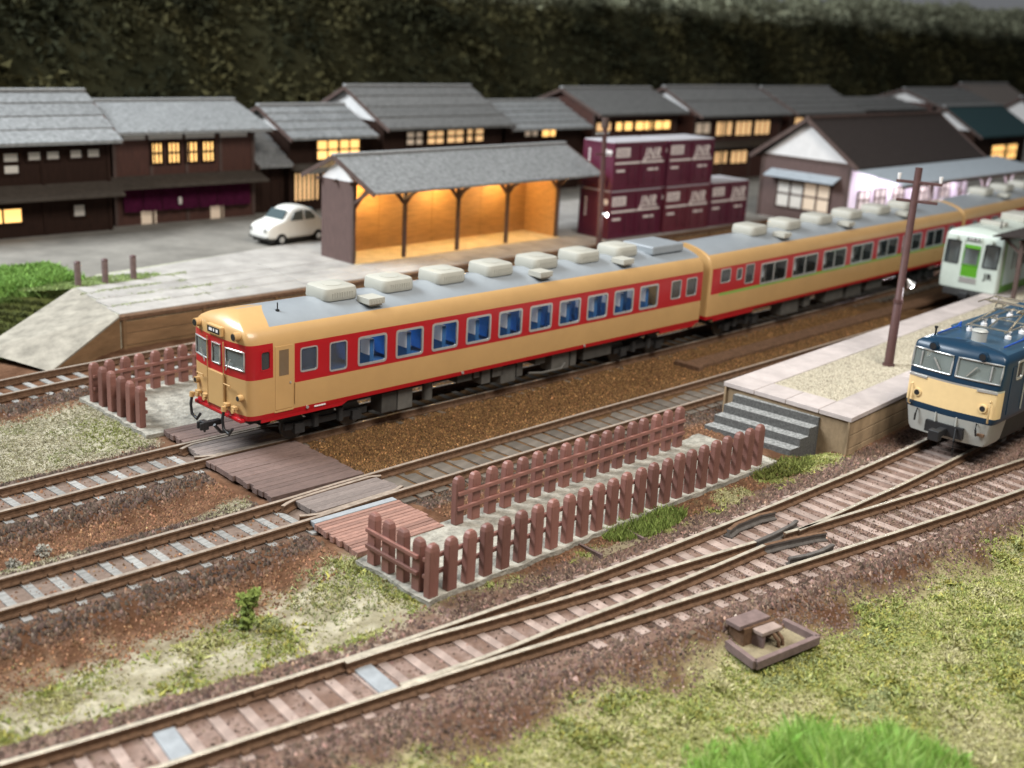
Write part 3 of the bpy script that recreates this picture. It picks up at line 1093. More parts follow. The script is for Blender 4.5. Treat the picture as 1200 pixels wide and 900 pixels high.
ex, ey = np.meshgrid(np.arange(-24, 4.6, .3), np.arange(9.9, 21.6, .3))
lo = 10.5 + .10 * (ex + 0) + np.maximum(0, -ex - 1) * .03
es = 13.55 + .655 * np.clip(ex + 1.6, 0, 5.3)
tt = np.clip((ey - es) / np.maximum(18.0 - es, .6), 0, 1)
ez = -.45 + 1.39 * (tt * tt * (3 - 2 * tt)) + (fbm(ex * .7, ey * .7, 3, 88) - .5) * .16 * (1 - tt)
ez = np.where((ex > -1.8) & (ey < es), -.5, ez)
ec = lerp(np.array([.10, .13, .035]), np.array([.19, .21, .07]), fbm(ex * .9, ey * .9, 3, 15))
tag(place('bank', grid_mesh('bank', ex, ey, ez, ec, 'soil')), 'grassy bank left of the loading ramp', kind='structure')
gx_, gy_ = patch(4.6, 17.6, 3.0, .75, 2600)
tufts('grass', gx_, gy_, np.full(len(gx_), .93), rng.uniform(.04, .13, len(gx_)), rng.uniform(.04, .1, len(gx_)), np.array([.34, .44, .17]) * rng.uniform(.6, 1.3, (len(gx_), 1)), 'thin pale green grass growing round the three bollards', lean=.5)
bx, by = rng.uniform(-8, 4.4, 46000), rng.uniform(11.5, 21.2, 46000)


def bank_z(x, y):
    i = np.clip(((x + 24) / .3).astype(int), 0, ex.shape[1] - 1)
    j = np.clip(((y - 9.9) / .3).astype(int), 0, ex.shape[0] - 1)
    return ez[j, i]


zb = bank_z(bx, by)
kk = zb > -.3
bx, by, zb = bx[kk], by[kk], zb[kk]
hi = sstep(.45, .85, zb)
sz = rng.uniform(.08, .2, len(bx)) + .12 * hi
tufts('grass', bx, by, zb, sz, sz * .8, lerp(np.array([.10, .115, .04]), np.array([.22, .38, .09]), hi) * rng.uniform(.6, 1.35, (len(bx), 1)),
      'bright and dark green grass on the bank beside the ramp', lean=.4)

# station platform further along
st = MB()
st.prism([(47.1, 6.2, -.7), (110, 9.0, -.7), (110, 15.2, -.7), (47.1, 15.2, -.7)], (0, 0, 1.65))
tag(st.build('station_forecourt', 'yard'), 'pale paved station platform behind the railcar train', kind='structure')

for i, (x, y) in enumerate(((3.8, 17.1), (4.95, 17.08), (6.25, 17.2))):
    t = thing('bollard', ['short brown bollard closest to the grass bank', 'middle one of three short brown bollards at the yard edge',
                          'short brown bollard of the three that is closest to the white car'][i], 'bollard', (x, y, .93), group='bollards at the yard edge')
    MB().tube([(0, 0, 0), (0, 0, .98)], .13, 10).build('shaft', 'iron_dusty', t, smooth=40, bevel=.02)
    MB().tube([(0, 0, .985), (0, 0, 1.03)], [.15, .10], 10).build('cap', 'pole_brown', t, smooth=40)

# hill
hx, hy = np.meshgrid(np.arange(-50, 185, 1.1), np.concatenate([np.arange(35.5, 50, .55), np.arange(50, 62, 2)]))
top = 13.1 + .011 * hx + (fbm(hx * .06, hy * .06, 3, 5) - .5) * 1.6
hz = .8 + (top - .8) * sstep(35.2, 47.5, hy) + (fbm(hx * .35, hy * .35, 4, 6) - .5) * 2.0 * sstep(36, 38, hy)
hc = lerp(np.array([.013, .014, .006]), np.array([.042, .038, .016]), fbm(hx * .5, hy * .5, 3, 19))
hc = lerp(hc, np.array([.25, .26, .17]) * np.ones_like(hc), sstep(13.0, 14.3, hz + .010 * (hx - 60)) * sstep(20, 70, hx))  # light on the right-hand crest is put into the ground colour
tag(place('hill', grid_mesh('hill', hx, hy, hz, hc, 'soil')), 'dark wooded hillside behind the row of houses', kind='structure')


def leafy(name, P, s, cols, label, n=4):
    k = len(P)
    c = P[:, None, :] + rng.normal(0, 1, (k, n, 3)) * s[:, None, None] * .5
    a = rng.normal(0, 1, (k, n, 3))
    a /= np.linalg.norm(a, axis=-1, keepdims=True)
    b = np.cross(a, rng.normal(0, 1, (k, n, 3)))
    b /= np.linalg.norm(b, axis=-1, keepdims=True)
    ss = s[:, None, None] * rng.uniform(.35, .7, (k, n, 1))
    v = np.stack([c - a * ss, c + b * ss, c + a * ss], 2)
    me = bpy.data.meshes.new(name)
    mesh_np(me, v.reshape(-1, 3), np.arange(k * n * 3).reshape(-1, 3))
    put_col(me, np.repeat(cols, n * 3, 0))
    me.materials.append(MT['hill_leaf'])
    return tag(place(name, me), label, 'foliage', kind='stuff')


n = 52000
lx, ly = rng.uniform(-45, 180, n), 35.5 + rng.uniform(0, 1, n) ** .9 * 18
from_i = np.clip(((lx + 50) / 1.1).astype(int), 0, hx.shape[1] - 1)
hrow = hy[:, 0]
from_j = np.clip(np.searchsorted(hrow, ly) - 1, 0, hx.shape[0] - 1)
lz = hz[from_j, from_i] + rng.uniform(0, .35, n) + .9 * sstep(.45, .75, vnoise(lx * .55, ly * .55, 3))
cl = fbm(lx * .25, ly * .25 + lz * .25, 4, 23)
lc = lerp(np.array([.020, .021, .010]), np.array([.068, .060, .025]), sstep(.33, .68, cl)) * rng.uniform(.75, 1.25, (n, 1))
crest_lit = sstep(13.0, 14.3, lz + (cl - .5) * 2.4 + .010 * (lx - 60)) * sstep(20, 70, lx)
lc = lerp(lc, np.array([.40, .41, .28]) * rng.uniform(.5, 1.3, (n, 1)), crest_lit)  # pale leaf colour stands in for light falling on the crest
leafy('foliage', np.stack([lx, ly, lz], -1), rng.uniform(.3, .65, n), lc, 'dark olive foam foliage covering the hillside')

# ------------------------------------------------------------------ houses
def window(parent, x0, x1, z0, z1, y, cols, rows, lit, frame='house_dark', bar=.065):
    m = MB()
    for i in range(cols + 1):
        x = x0 + (x1 - x0) * i / cols
        w = bar if i in (0, cols) else bar * .7
        m.box(x - w, x + w, y - .10, y - .02, z0, z1)
    for j in range(rows + 1):
        z = z0 + (z1 - z0) * j / rows
        m.box(x0 - bar, x1 + bar, y - .095, y - .025, z - bar * .8, z + bar * .8)
    o = m.build('window', frame, parent)
    MB().box(x0, x1, y - .05, y - .03, z0, z1).build('pane', lit, o)
    return o


def house(label, x0, x1, yf, depth, ze, zr, ov=1., ox=.45, wall='house_wood', roof='roof_shingle', courses=5, cols=1, gable='plaster', wins=(), pent=None,
          base=.88, posts=3, rafters=0):
    h = thing('wooden_house', label, 'house', ((x0 + x1) / 2, yf + depth / 2, base), group='dark wooden town houses along the street')
    ix, iy, iz = (x0 + x1) / 2, yf + depth / 2, base

    def bd(m, name, mats, parent=h, **kw):
        m.V = [(a - ix, b - iy, c - iz) for a, b, c in m.V]
        return m.build(name, mats, parent, **kw)
    sl = (zr - ze) / (depth / 2 + ov)
    zw = ze + sl * ov - .16
    bd(MB().box(x0, x1, yf, yf + depth, base - .3, zw), 'wall', wall)
    for xx in (x0 - .02, x1 + .02 - .1):
        bd(MB().prism([(xx, yf, zw + .002), (xx, yf + depth, zw + .002), (xx, yf + depth / 2, zr - .2)], (.1, 0, 0)), 'gable', gable)
    for s_ in (1, -1):
        for k in range(courses):
            for c in range(cols):
                t0, t1 = k / courses, (k + 1) / courses
                ya, yb = [yf + depth / 2 - s_ * (depth / 2 + ov) * t for t in (t0, t1)]
                za, zb_ = [zr - (zr - ze) * t for t in (t0, t1)]
                lift = .075
                if cols == 1:
                    X0, X1 = x0 - ox, x1 + ox
                else:
                    w = (x1 - x0 + 2 * ox) / cols
                    X0, X1 = x0 - ox + w * c + .02, x0 - ox + w * (c + 1) - .02
                    if s_ < 0 and c:
                        continue
                    if s_ < 0:
                        X0, X1 = x0 - ox, x1 + ox
                jt = random.uniform(-.01, .01)
                bd(MB().prism([(X0, ya, za - .08), (X0, yb, zb_ - .08), (X0, yb, zb_ + lift + jt), (X0, ya, za + .01)], (X1 - X0, 0, 0)), 'roof_course', roof)
    bd(MB().box(x0 - ox, x1 + ox, yf + depth / 2 - .16, yf + depth / 2 + .16, zr - .02, zr + .13), 'ridge_cap', 'ridge', bevel=.03)
    for xx in (x0 - ox - .02, x1 + ox - .06):
        for s_ in (-1, 1):
            bd(MB().bar((xx + .04, yf + depth / 2, zr - .1), (xx + .04, yf + depth / 2 + s_ * (depth / 2 + ov), ze - .1), .09, .22), 'bargeboard', 'timber')
    for i in range(posts + 1):
        x = x0 + (x1 - x0) * i / posts
        bd(MB().box(x - .09, x + .09, yf - .07, yf + .02, base, zw), 'corner_post', 'timber' if wall != 'house_dark' else 'house_dark')
    if rafters:
        for i in range(rafters):
            x = x0 + (x1 - x0) * (i + .5) / rafters
            bd(MB().box(x - .05, x + .05, yf - ov + .1, yf, zw - .12, zw - .02), 'rafter_end', 'timber')
    for wn in wins:
        a, b_, c, d, nc, nr, lt = wn
        o = window(h, a - ix, b_ - ix, c - iz, d - iz, yf - iy, nc, nr, lt)
    if pent:
        zt, dep, drop = pent[:3]
        xa, xb = (x0 - .25, x1 + .3)
        if len(pent) > 3:
            xa, xb = pent[3:]
        bd(MB().prism([(xa, yf + .02, zt - .1), (xa, yf - dep, zt - drop - .1), (xa, yf - dep, zt - drop), (xa, yf + .02, zt)], (xb - xa, 0, 0)), 'pent_roof', 'pent')
    return h, bd


W3 = 'lit'
h1, bd1 = house('dark house with four bright lapped roof courses, at the far end beside the noren shop', -6, 10.75, 28.4, 6, 5.38, 7.5, ox=.35, wall='house_dark', courses=4,
                gable='house_wood', posts=5,
                wins=[(5.5, 6.3, 4.45, 4.93, 1, 1, 'paper'), (5.5, 6.3, 3.9, 4.38, 1, 1, 'paper'), (6.67, 7.4, 4.48, 4.95, 1, 1, 'paper'), (7.58, 8.3, 4.49, 4.95, 1, 1, 'paper'),
                      (8.74, 9.42, 4.51, 4.97, 1, 1, 'paper'), (9.62, 10.34, 4.52, 4.98, 1, 1, 'paper'), (4.4, 6.3, 1.58, 2.32, 2, 1, W3), (8.77, 9.45, 1.66, 2.3, 1, 1, 'paper'),
                      (2.2, 3.0, 4.45, 4.93, 1, 1, 'paper')], pent=(3.37, 1.15, .55))
h2, bd2 = house('house with a smooth pale roof and a purple shop curtain under its lower eave', 11.4, 19.5, 29.1, 6, 5.65, 6.92, ox=.7, courses=1, posts=4, rafters=8,
                wins=[(a, b_, 3.97, 5.07, 3, 2, W3) for a, b_ in ((13.4, 14.07), (14.36, 15.06), (15.37, 16.1), (16.36, 17.08))], pent=(3.42, 1.2, .42))
ix, iy, iz = 15.45, 32.1, .88
for a, b_ in ((11.9, 13.1), (13.3, 15.2), (15.4, 17.1), (17.45, 19.1)):
    MB().box(a - ix, b_ - ix, 29.02 - iy, 29.09 - iy, 5.24 - iz, 5.5 - iz).build('plaster_strip', 'plaster', h2)
for i in range(7):
    a = 11.7 + i * 1.07
    m = MB()
    n = 7
    for j in range(n):
        u0_, u1_ = a + 1.03 * j / n, a + 1.03 * (j + 1) / n
        w0, w1 = [.05 * math.sin(q * 7 + i) for q in (u0_, u1_)]
        m.add([(u0_ - ix, 28.72 + w0 - iy, 1.62 - iz), (u1_ - ix, 28.72 + w1 - iy, 1.62 - iz), (u1_ - ix, 28.85 - iy, 2.78 - iz), (u0_ - ix, 28.85 - iy, 2.78 - iz)], [(0, 1, 2, 3)])
    m.build('curtain_panel', 'noren', h2)
for a, b_ in ((12.75, 13.6), (16.8, 17.6)):
    MB().box(a - ix, b_ - ix, 29.03 - iy, 29.06 - iy, .9 - iz, 1.6 - iz).build('lit_doorway', 'lit_dim', h2)
MB().tube([(14.75 - ix, 28.6 - iy, 1.9 - iz), (14.75 - ix, 28.6 - iy, 2.25 - iz)], .1, 8).build('paper_lantern', 'paper', h2, smooth=50)
house('small house with gridded roof tiles and a wide lit window, behind the white car', 22.0, 27.0, 29.2, 5, 5.1, 6.62, ox=.55, courses=4, cols=5, wall='house_dark',
      wins=[(23.75, 26.85, 3.75, 4.88, 4, 2, W3), (22.2, 23.95, 1.45, 3.1, 6, 1, 'lit_soft')], pent=(3.6, .9, .25), base=.88)
house('low lean-to house with grey roof courses between the noren shop and gridded roof house', 19.75, 21.7, 29.6, 5, 3.6, 5.5, ox=.15, courses=5, wall='house_dark', gable='house_dark')
house('tall house with wide grey roof courses behind the lit goods shed', 28.5, 38.0, 29, 7, 5.5, 7.65, ox=.4, courses=4, wall='house_dark', roof='roof_shingle_dark', posts=4,
      wins=[(30.15, 31.5, 4.4, 5.22, 2, 2, 'lit_dim'), (31.8, 33.2, 4.4, 5.25, 2, 2, 'lit_soft'), (33.4, 34.85, 4.42, 5.28, 2, 2, 'lit_soft'), (35.05, 36.55, 4.45, 5.3, 2, 2, 'lit_soft')],
      pent=(3.4, 1.0, .4))
house('low house with narrow grey roof courses behind the far end of the goods shed', 39.0, 46.1, 29.5, 5, 5.16, 6.7, ox=.35, courses=5, wall='house_dark',
      wins=[(40.65, 42.0, 4.55, 5.0, 2, 1, 'lit_dim'), (42.3, 43.9, 4.5, 5.02, 2, 1, W3)])
house('house with plain dark shingle roof behind the upper maroon containers', 47.0, 56.0, 29, 6, 6.03, 7.55, ox=.4, courses=1, roof='roof_shingle_dark', gable='house_wood',
      wins=[(a, b_, 4.78, 5.45, 2, 1, W3 if i else 'lit_soft') for i, (a, b_) in enumerate(((47.15, 48.8), (49.2, 51.1), (51.35, 53.3), (53.5, 55.4)))], pent=(4.2, 1., .4))
house('house with two storeys of lit windows between the containers and the station', 57.1, 68.2, 28, 6, 5.85, 7.7, ox=.4, courses=2, roof='roof_shingle_dark',
      wins=[(57.1, 59., 4.45, 5.35, 2, 1, 'lit_dim'), (59.65, 61.75, 4.25, 5.36, 3, 1, 'lit_soft'), (62.15, 64.3, 4.2, 5.35, 3, 1, 'lit_soft'), (64.7, 66.8, 4.2, 5.35, 3, 1, 'lit_soft'),
            (59.8, 61.5, 2.1, 3.1, 3, 1, 'lit_soft'), (61.9, 64.1, 2.05, 3.08, 3, 1, 'lit_soft')], pent=(3.9, .9, .4))
house('house with fine lapped roof courses just left of the station gable', 69.7, 79.2, 28, 6, 5.85, 7.65, ox=.4, courses=5, roof='roof_shingle_dark',
      wins=[(70.2, 71.5, 4.8, 5.5, 1, 1, 'lit_soft'), (71.8, 72.9, 4.8, 5.5, 1, 1, 'lit_soft')])
house('long low roofed house behind the station ridge', 80.6, 92.0, 29, 5, 5.9, 6.62, ox=.4, courses=4, roof='roof_shingle_dark')
house('grey roofed house with pale gable behind the station, left of the taupe roof', 93.2, 104.5, 28, 6, 6.2, 7.5, ox=.4, courses=5, roof='roof_shingle_dark')
house('house with a plain taupe roof at the far end of the row', 108.6, 118.6, 30, 6, 5.6, 7.87, ox=.5, courses=1, roof='roof_taupe')
house('house with a teal green roof and white gable beyond the station', 88.2, 98.5, 21, 6, 4.2, 6.5, ox=.6, courses=1, roof='roof_teal', wall='house_dark',
      wins=[(91.9, 94.4, 1.9, 3.3, 3, 2, W3), (94.7, 97., 1.9, 3.3, 3, 2, W3)])
house('white gabled house cut by the picture edge beyond the teal roof', 104.5, 114, 21.5, 6, 4.6, 7.2, ox=.5, courses=1, roof='roof_shingle_dark', wall='plaster')

# ------------------------------------------------------------------ goods shed
sh = thing('goods_shed', 'open timber goods shed lit orange inside, with grey shingle roof', 'shed', (16.15, 15.3, .95), .043)
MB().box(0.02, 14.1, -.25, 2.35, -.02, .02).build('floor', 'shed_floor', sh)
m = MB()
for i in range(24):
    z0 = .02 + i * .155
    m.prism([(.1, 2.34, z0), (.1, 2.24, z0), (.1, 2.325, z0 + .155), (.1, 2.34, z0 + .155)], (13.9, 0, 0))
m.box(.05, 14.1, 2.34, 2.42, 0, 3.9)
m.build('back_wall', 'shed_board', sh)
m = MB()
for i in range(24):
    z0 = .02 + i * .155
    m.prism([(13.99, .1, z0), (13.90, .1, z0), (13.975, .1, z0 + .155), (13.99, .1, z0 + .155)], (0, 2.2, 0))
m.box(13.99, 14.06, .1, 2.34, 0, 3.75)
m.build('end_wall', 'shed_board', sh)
MB().box(-.06, .06, 0.08, 2.3, 0, 3.72).build('end_wall', 'station_wood', sh, label='brown plank end wall facing the white car')
for x in (0.0, 3.1, 6.62, 10.12, 14.03):
    MB().box(x - .08, x + .08, -.08, .08, 0, 3.75).build('post', 'timber', sh, bevel=.01)
    for s_ in (-1, 1):
        if (x < .5 and s_ < 0) or (x > 14 and s_ > 0):
            pass
        else:
            MB().bar((x, 0, 2.55), (x + s_ * .95, 0, 3.55), .11, .13, side=(0, 1, 0)).build('brace', 'timber', sh)
    MB().bar((x, .05, 2.75), (x, -1.2, 3.55), .11, .13, side=(1, 0, 0)).build('brace', 'timber', sh)
for x in (3.5, 7, 10.5):
    MB().box(x - .05, x + .05, 2.26, 2.33, 0, 3.7).build('stud', 'shed_board', sh)
MB().box(-.3, 14.4, -.09, .09, 3.62, 3.78).build('eave_beam', 'timber', sh)
for y in (1.15, 2.3):
    MB().box(-.3, 14.4, y - .06, y + .06, 3.62, 3.76).build('tie_beam', 'timber', sh)
m = MB()
m.prism([(-.3, -1.78, 3.42), (-.3, -1.78, 3.52), (-.3, 1.15, 4.86), (-.3, 1.15, 4.76)], (15.9, 0, 0))
m.build('roof_slope', 'roof_shingle', sh)
MB().prism([(-.3, 3.5, 3.68), (-.3, 3.5, 3.78), (-.3, 1.152, 4.86), (-.3, 1.152, 4.76)], (15.9, 0, 0)).build('roof_slope', 'roof_shingle', sh)
MB().box(-.32, 15.62, 1.0, 1.3, 4.82, 4.93).build('ridge_cap', 'ridge', sh, bevel=.03)
MB().prism([(-.05, -.0, 3.73), (-.05, 2.3, 3.73), (-.05, 1.15, 4.62)], (.08, 0, 0)).build('gable', 'plaster', sh)
for x in (-.31, 15.57):
    MB().bar((x, 1.15, 4.78), (x, -1.8, 3.42), .07, .2).build('bargeboard', 'timber', sh)
    MB().bar((x, 1.15, 4.78), (x, 3.52, 3.66), .07, .2).build('bargeboard', 'timber', sh)
for x in (2.6, 7., 11.4):
    b_ = MB().tube([(x, 1.2, 3.44), (x, 1.2, 3.60)], [.16, .05], 8).build('lamp', 'lamp_warm', sh, smooth=40)
    d = bpy.data.lights.new('shed_lamp', 'POINT')
    d.energy = 300
    d.color = (1.0, .64, .26)
    d.shadow_soft_size = .25
    o = bpy.data.objects.new('shed_lamp', d)
    C.objects.link(o)
    o.parent = sh
    o.location = (x, 1.2, 3.25)


# ------------------------------------------------------------------ containers
def txt(name, s, loc, rot, size, m, parent, shear=.25, ext=.012, sx=1.):
    c = bpy.data.curves.new(name, 'FONT')
    c.body = s
    c.size = size
    c.shear = shear
    c.extrude = ext
    c.offset = size * .018
    c.space_character = 1.18
    c.align_x = 'CENTER'
    c.materials.append(MT[m])
    tmp = bpy.data.objects.new('tmp', c)
    C.objects.link(tmp)
    dg = bpy.context.evaluated_depsgraph_get()
    me = bpy.data.meshes.new_from_object(tmp.evaluated_get(dg))
    bpy.data.objects.remove(tmp)
    o = place(name, me, parent, loc, rot=rot, scale=(sx, 1, 1))
    return o


def container(label, x, y, z, L_, m, tint=0):
    D_, H_ = 2.25, 2.6
    c = thing('freight_container', label, 'container', (x, y, z), .0, 'maroon freight containers in the goods yard')
    MB().box(.03, L_ - .03, .03, D_ - .03, .08, H_ - .06).build('body', m, c)
    for xx in (0, L_ - .12):
        for yy in (0, D_ - .12):
            MB().box(xx, xx + .12, yy, yy + .12, .0, H_ - .02).build('corner_post', m, c, bevel=.015)
    MB().box(.02, L_ - .02, .02, D_ - .02, H_ - .062, H_).build('roof', 'container_top', c, bevel=.02)
    for z_ in (.03, H_ - .2):
        MB().box(.12, L_ - .12, -.012, .05, z_, z_ + .13).build('side_beam', m, c)
        MB().box(-.012, .05, .12, D_ - .12, z_, z_ + .13).build('end_beam', m, c)
    for xx in (.5, .98):
        MB().box(L_ * xx - .03 - (.06 if xx > .9 else 0), L_ * xx + .03 - (.06 if xx > .9 else 0), -.03, .05, .16, H_ - .2).build('door_edge', m, c)
    for xx in (.30, .42, .58, .78):
        MB().tube([(L_ * xx, -.03, .25), (L_ * xx, -.03, 1.35)], .025, 6).build('lock_bar', m, c)
        MB().bar((L_ * xx, -.05, .55), (L_ * xx + .22, -.06, .42), .04, .05).build('door_handle', m, c)
    MB().box(.15, L_ - .2, -.02, .04, 1.42, 1.52).build('white_line', 'white_mark', c)
    p = MB().box(.2, 1.3, .0, .035, 1.78, 2.28).build('data_panel', 'white_mark', c)
    for k in range(4):
        MB().box(.28, 1.22 - .12 * (k % 2), -.006, .0, 1.86 + k * .1, 1.89 + k * .1).build('data_line', m, p)
    for a, b_ in ((.3, .95), (L_ * .66, L_ * .86)):
        MB().box(a, b_, .0, .036, 1.0, 1.12).build('stencil_mark', 'white_mark', c)
    txt('logo_lettering', 'JNR', (L_ * .73, .02, 1.66), (R(90), 0, 0), .80, 'white_mark', c, .3, .015, .92)
    MB().box(L_ * .56, L_ * .92, .0, .034, 1.62, 1.68).build('logo_bar', 'white_mark', c)
    m_ = MB()
    for k in range(6):
        m_.box(.0, .034, 1.72, 1.84, 1.1 + .18 * k, 1.21 + .18 * k)
    m_.build('stencil_column', 'white_mark', c)
    MB().tube([(.034, .62, 2.0), (.0, .62, 2.0)], .2, 10).build('end_mark', 'white_mark', c)
    MB().tube([(.034, .32, 2.0), (.0, .32, 2.0)], .17, 10).build('end_mark', 'white_mark', c)
    return c


container('maroon container at the bottom of the stack beside the goods shed', 32.05, 13.82, .95, 4.35, 'maroon')
container('maroon container stacked on top beside the goods shed roof', 32.1, 13.82, 3.56, 4.35, 'maroon')
container('reddish maroon container at the bottom of the right-hand stack', 36.6, 13.75, .95, 4.1, 'maroon_red')
container('maroon container on top of the right-hand stack, behind the lamp pole', 36.6, 13.75, 3.56, 4.1, 'maroon')
container('single maroon container standing alone on the ground, closest to the station', 40.95, 13.85, .95, 3.7, 'maroon')

# ------------------------------------------------------------------ station building
sa = thing('station_building', 'brown wooden station with white gable, dark roof and pale canopy', 'station', (48.5, 9.4, .95), R(1.8))
LN = 16.6
MB().box(0, LN, 0, 6.1, 0, 3.85).build('wall', 'station_wood', sa)
MB().prism([(-.04, 0, 3.86), (-.04, 6.1, 3.86), (-.04, 3.05, 6.1)], (.1, 0, 0)).build('gable', 'plaster', sa)
MB().prism([(LN - .06, 0, 3.86), (LN - .06, 6.1, 3.86), (LN - .06, 3.05, 6.1)], (.1, 0, 0)).build('gable', 'plaster', sa)
for s_ in (-1, 1):
    MB().prism([(-.45, 3.05, 6.2), (-.45, 3.05 + s_ * 3.75, 3.62), (-.45, 3.05 + s_ * 3.75, 3.75), (-.45, 3.05, 6.35)], (LN + .9, 0, 0)).build('roof_slope', 'roof_brown', sa)
    for x in (-.46, LN + .44):
        MB().bar((x, 3.05, 6.26), (x, 3.05 + s_ * 3.8, 3.66), .1, .26).build('bargeboard', 'timber', sa)
MB().box(-.5, LN + .5, 2.9, 3.2, 6.28, 6.45).build('ridge_cap', 'timber', sa, bevel=.03)
for y in (0, 6.1):
    MB().box(-.07, .06, y - .08, y + .08, 0, 3.86).build('corner_post', 'timber', sa)
MB().box(-.06, 0, 0, 6.1, 3.72, 3.9).build('tie_beam', 'timber', sa)
fr = MB()
for y in (1.1, 2.0, 2.95, 3.9, 4.85):
    fr.box(-.12, -.02, y - .05, y + .05, .75, 2.45)
for z in (.75, 1.6, 2.45):
    fr.box(-.11, -.03, 1.05, 4.9, z - .05, z + .05)
w_ = fr.build('window', 'timber', sa)
MB().box(-.06, -.04, 1.1, 2.95, .75, 2.45).build('pane', 'lit_dim', w_)
MB().box(-.06, -.04, 2.95, 4.85, .75, 2.45).build('pane', 'paper', w_)
MB().prism([(0, .55, 2.95), (-.85, .55, 2.62), (-.85, .55, 2.70), (0, .55, 3.03)], (0, 4.9, 0)).build('window_awning', 'eave_blue', sa)
MB().prism([(-.5, -.6, 3.58), (-.5, -3.9, 3.12), (-.5, -3.9, 3.2), (-.5, -.6, 3.66)], (LN + 3.2, 0, 0)).build('canopy', 'eave_blue', sa)
for z_, y_ in ((2.95, -3.7),):
    MB().box(-.4, LN + 2.6, y_ - .06, y_ + .06, z_, z_ + .16).build('canopy_beam', 'timber', sa)
for x in (3.4, 7.2, 10.8, 14.4, 18.2):
    p = MB().box(x - .07, x + .07, -3.77, -3.63, 0, 3.0).build('canopy_post', 'timber', sa)
    MB().bar((x, -3.7, 2.0), (x + .7, -3.7, 2.95), .09, .1, side=(0, 1, 0)).build('brace', 'station_white', p)
    MB().bar((x, -3.7, 2.0), (x - .7, -3.7, 2.95), .09, .1, side=(0, 1, 0)).build('brace', 'station_white', p)
MB().box(.15, LN - .2, -.06, -.0, .1, 3.5).build('platform_wall', 'station_white', sa)
for x in (1.2, 3.2, 5.6, 9.2, 12.2):
    o = window(sa, x, x + 1.5, 1.05, 2.2, -.05, 2, 2, 'paper', 'timber', .04)
for x in (2.4, 5.5, 9.5, 14.):
    MB().tube([(x, -1.0, 3.0), (x, -1.0, 3.15)], [.10, .05], 8).build('lamp', 'lamp_white', sa, smooth=40)
    d = bpy.data.lights.new('canopy_lamp', 'POINT')
    d.energy = 170
    d.color = (.98, .86, 1.0)
    d.shadow_soft_size = .25
    o = bpy.data.objects.new('canopy_lamp', d)
    C.objects.link(o)
    o.parent = sa
    o.location = (x, -1.2, 2.75)


# ------------------------------------------------------------------ poles
def lamp_light(parent, loc, e, spot=None):
    d = bpy.data.lights.new('pole_lamp', 'POINT')
    d.energy = e
    d.color = (.9, .94, 1)
    d.shadow_soft_size = .12
    o = bpy.data.objects.new('pole_lamp', d)
    C.objects.link(o)
    o.parent = parent
    o.location = loc


po = thing('utility_pole', 'tall brown utility pole with two crossarms standing on the island platform', 'pole', (22.3, -8.66, .93))
MB().tube([(0, 0, 0), (.02, 0, 2.4), (.03, 0, 2.45), (.1, 0, 7.1)], [.17, .155, .135, .125], 10).build('shaft', 'pole_brown', po, smooth=50)
MB().tube([(.02, 0, 2.33), (.02, 0, 2.47)], .175, 10).build('collar', 'pole_brown', po, smooth=40)
MB().tube([(0, 0, 0), (0, 0, .08)], .22, 10).build('base', 'pole_brown', po, smooth=40)
av = Vector((.30, -.95, 0)).normalized()
for z, l_ in ((6.6, .78), (5.95, .7)):
    MB().bar(Vector((.08, -.1, z)) - av * l_, Vector((.08, -.1, z)) + av * l_, .09, .1).build('crossarm', 'pole_brown', po, bevel=.01)
for s_ in (-1, 1):
    q = Vector((.08, -.1, 6.65)) + av * (.7 * s_)
    MB().tube([q, q + Vector((0, 0, .22))], [.05, .075], 8).build('insulator', 'insulator', po, smooth=50)
MB().tube([(.05, -.05, 3.15), (.15, -.12, 3.2), (.2, -.18, 3.15)], .035, 6).build('lamp_arm', 'pole_brown', po)
MB().tube([(.16, -.14, 3.2), (.30, -.26, 2.98)], [.05, .18], 10).build('lamp_shade', 'silver', po, smooth=50)
MB().tube([(.28, -.24, 3.01), (.33, -.29, 2.93)], [.12, .08], 10).build('bulb', 'lamp_white', po, smooth=50)
lamp_light(po, (.55, -.5, 2.75), 40)

po = thing('lamp_pole', 'slim brown lamp pole in front of the maroon containers', 'pole', (29.75, 12.35, .93))
MB().tube([(0, 0, 0), (-.2, 0, 6.6)], [.15, .12], 10).build('shaft', 'pole_brown', po, smooth=50)
MB().tube([(-.2, 0, 6.2), (-.2, 0, 6.7)], .19, 10).build('transformer_cap', 'timber', po, smooth=40)
MB().bar((-.7, .1, 5.9), (.05, -.1, 5.95), .08, .1).build('crossarm', 'silver', po)
MB().bar((-.75, 0, 4.9), (.5, -.2, 4.85), .06, .07).build('crossarm', 'pole_brown', po)
MB().tube([(-.05, -.12, 1.85), (.1, -.3, 1.8)], [.05, .16], 10).build('lamp_shade', 'silver', po, smooth=50)
MB().tube([(.08, -.27, 1.8), (.12, -.33, 1.77)], [.11, .08], 10).build('bulb', 'lamp_white', po, smooth=50)
lamp_light(po, (.3, -.6, 1.7), 40)

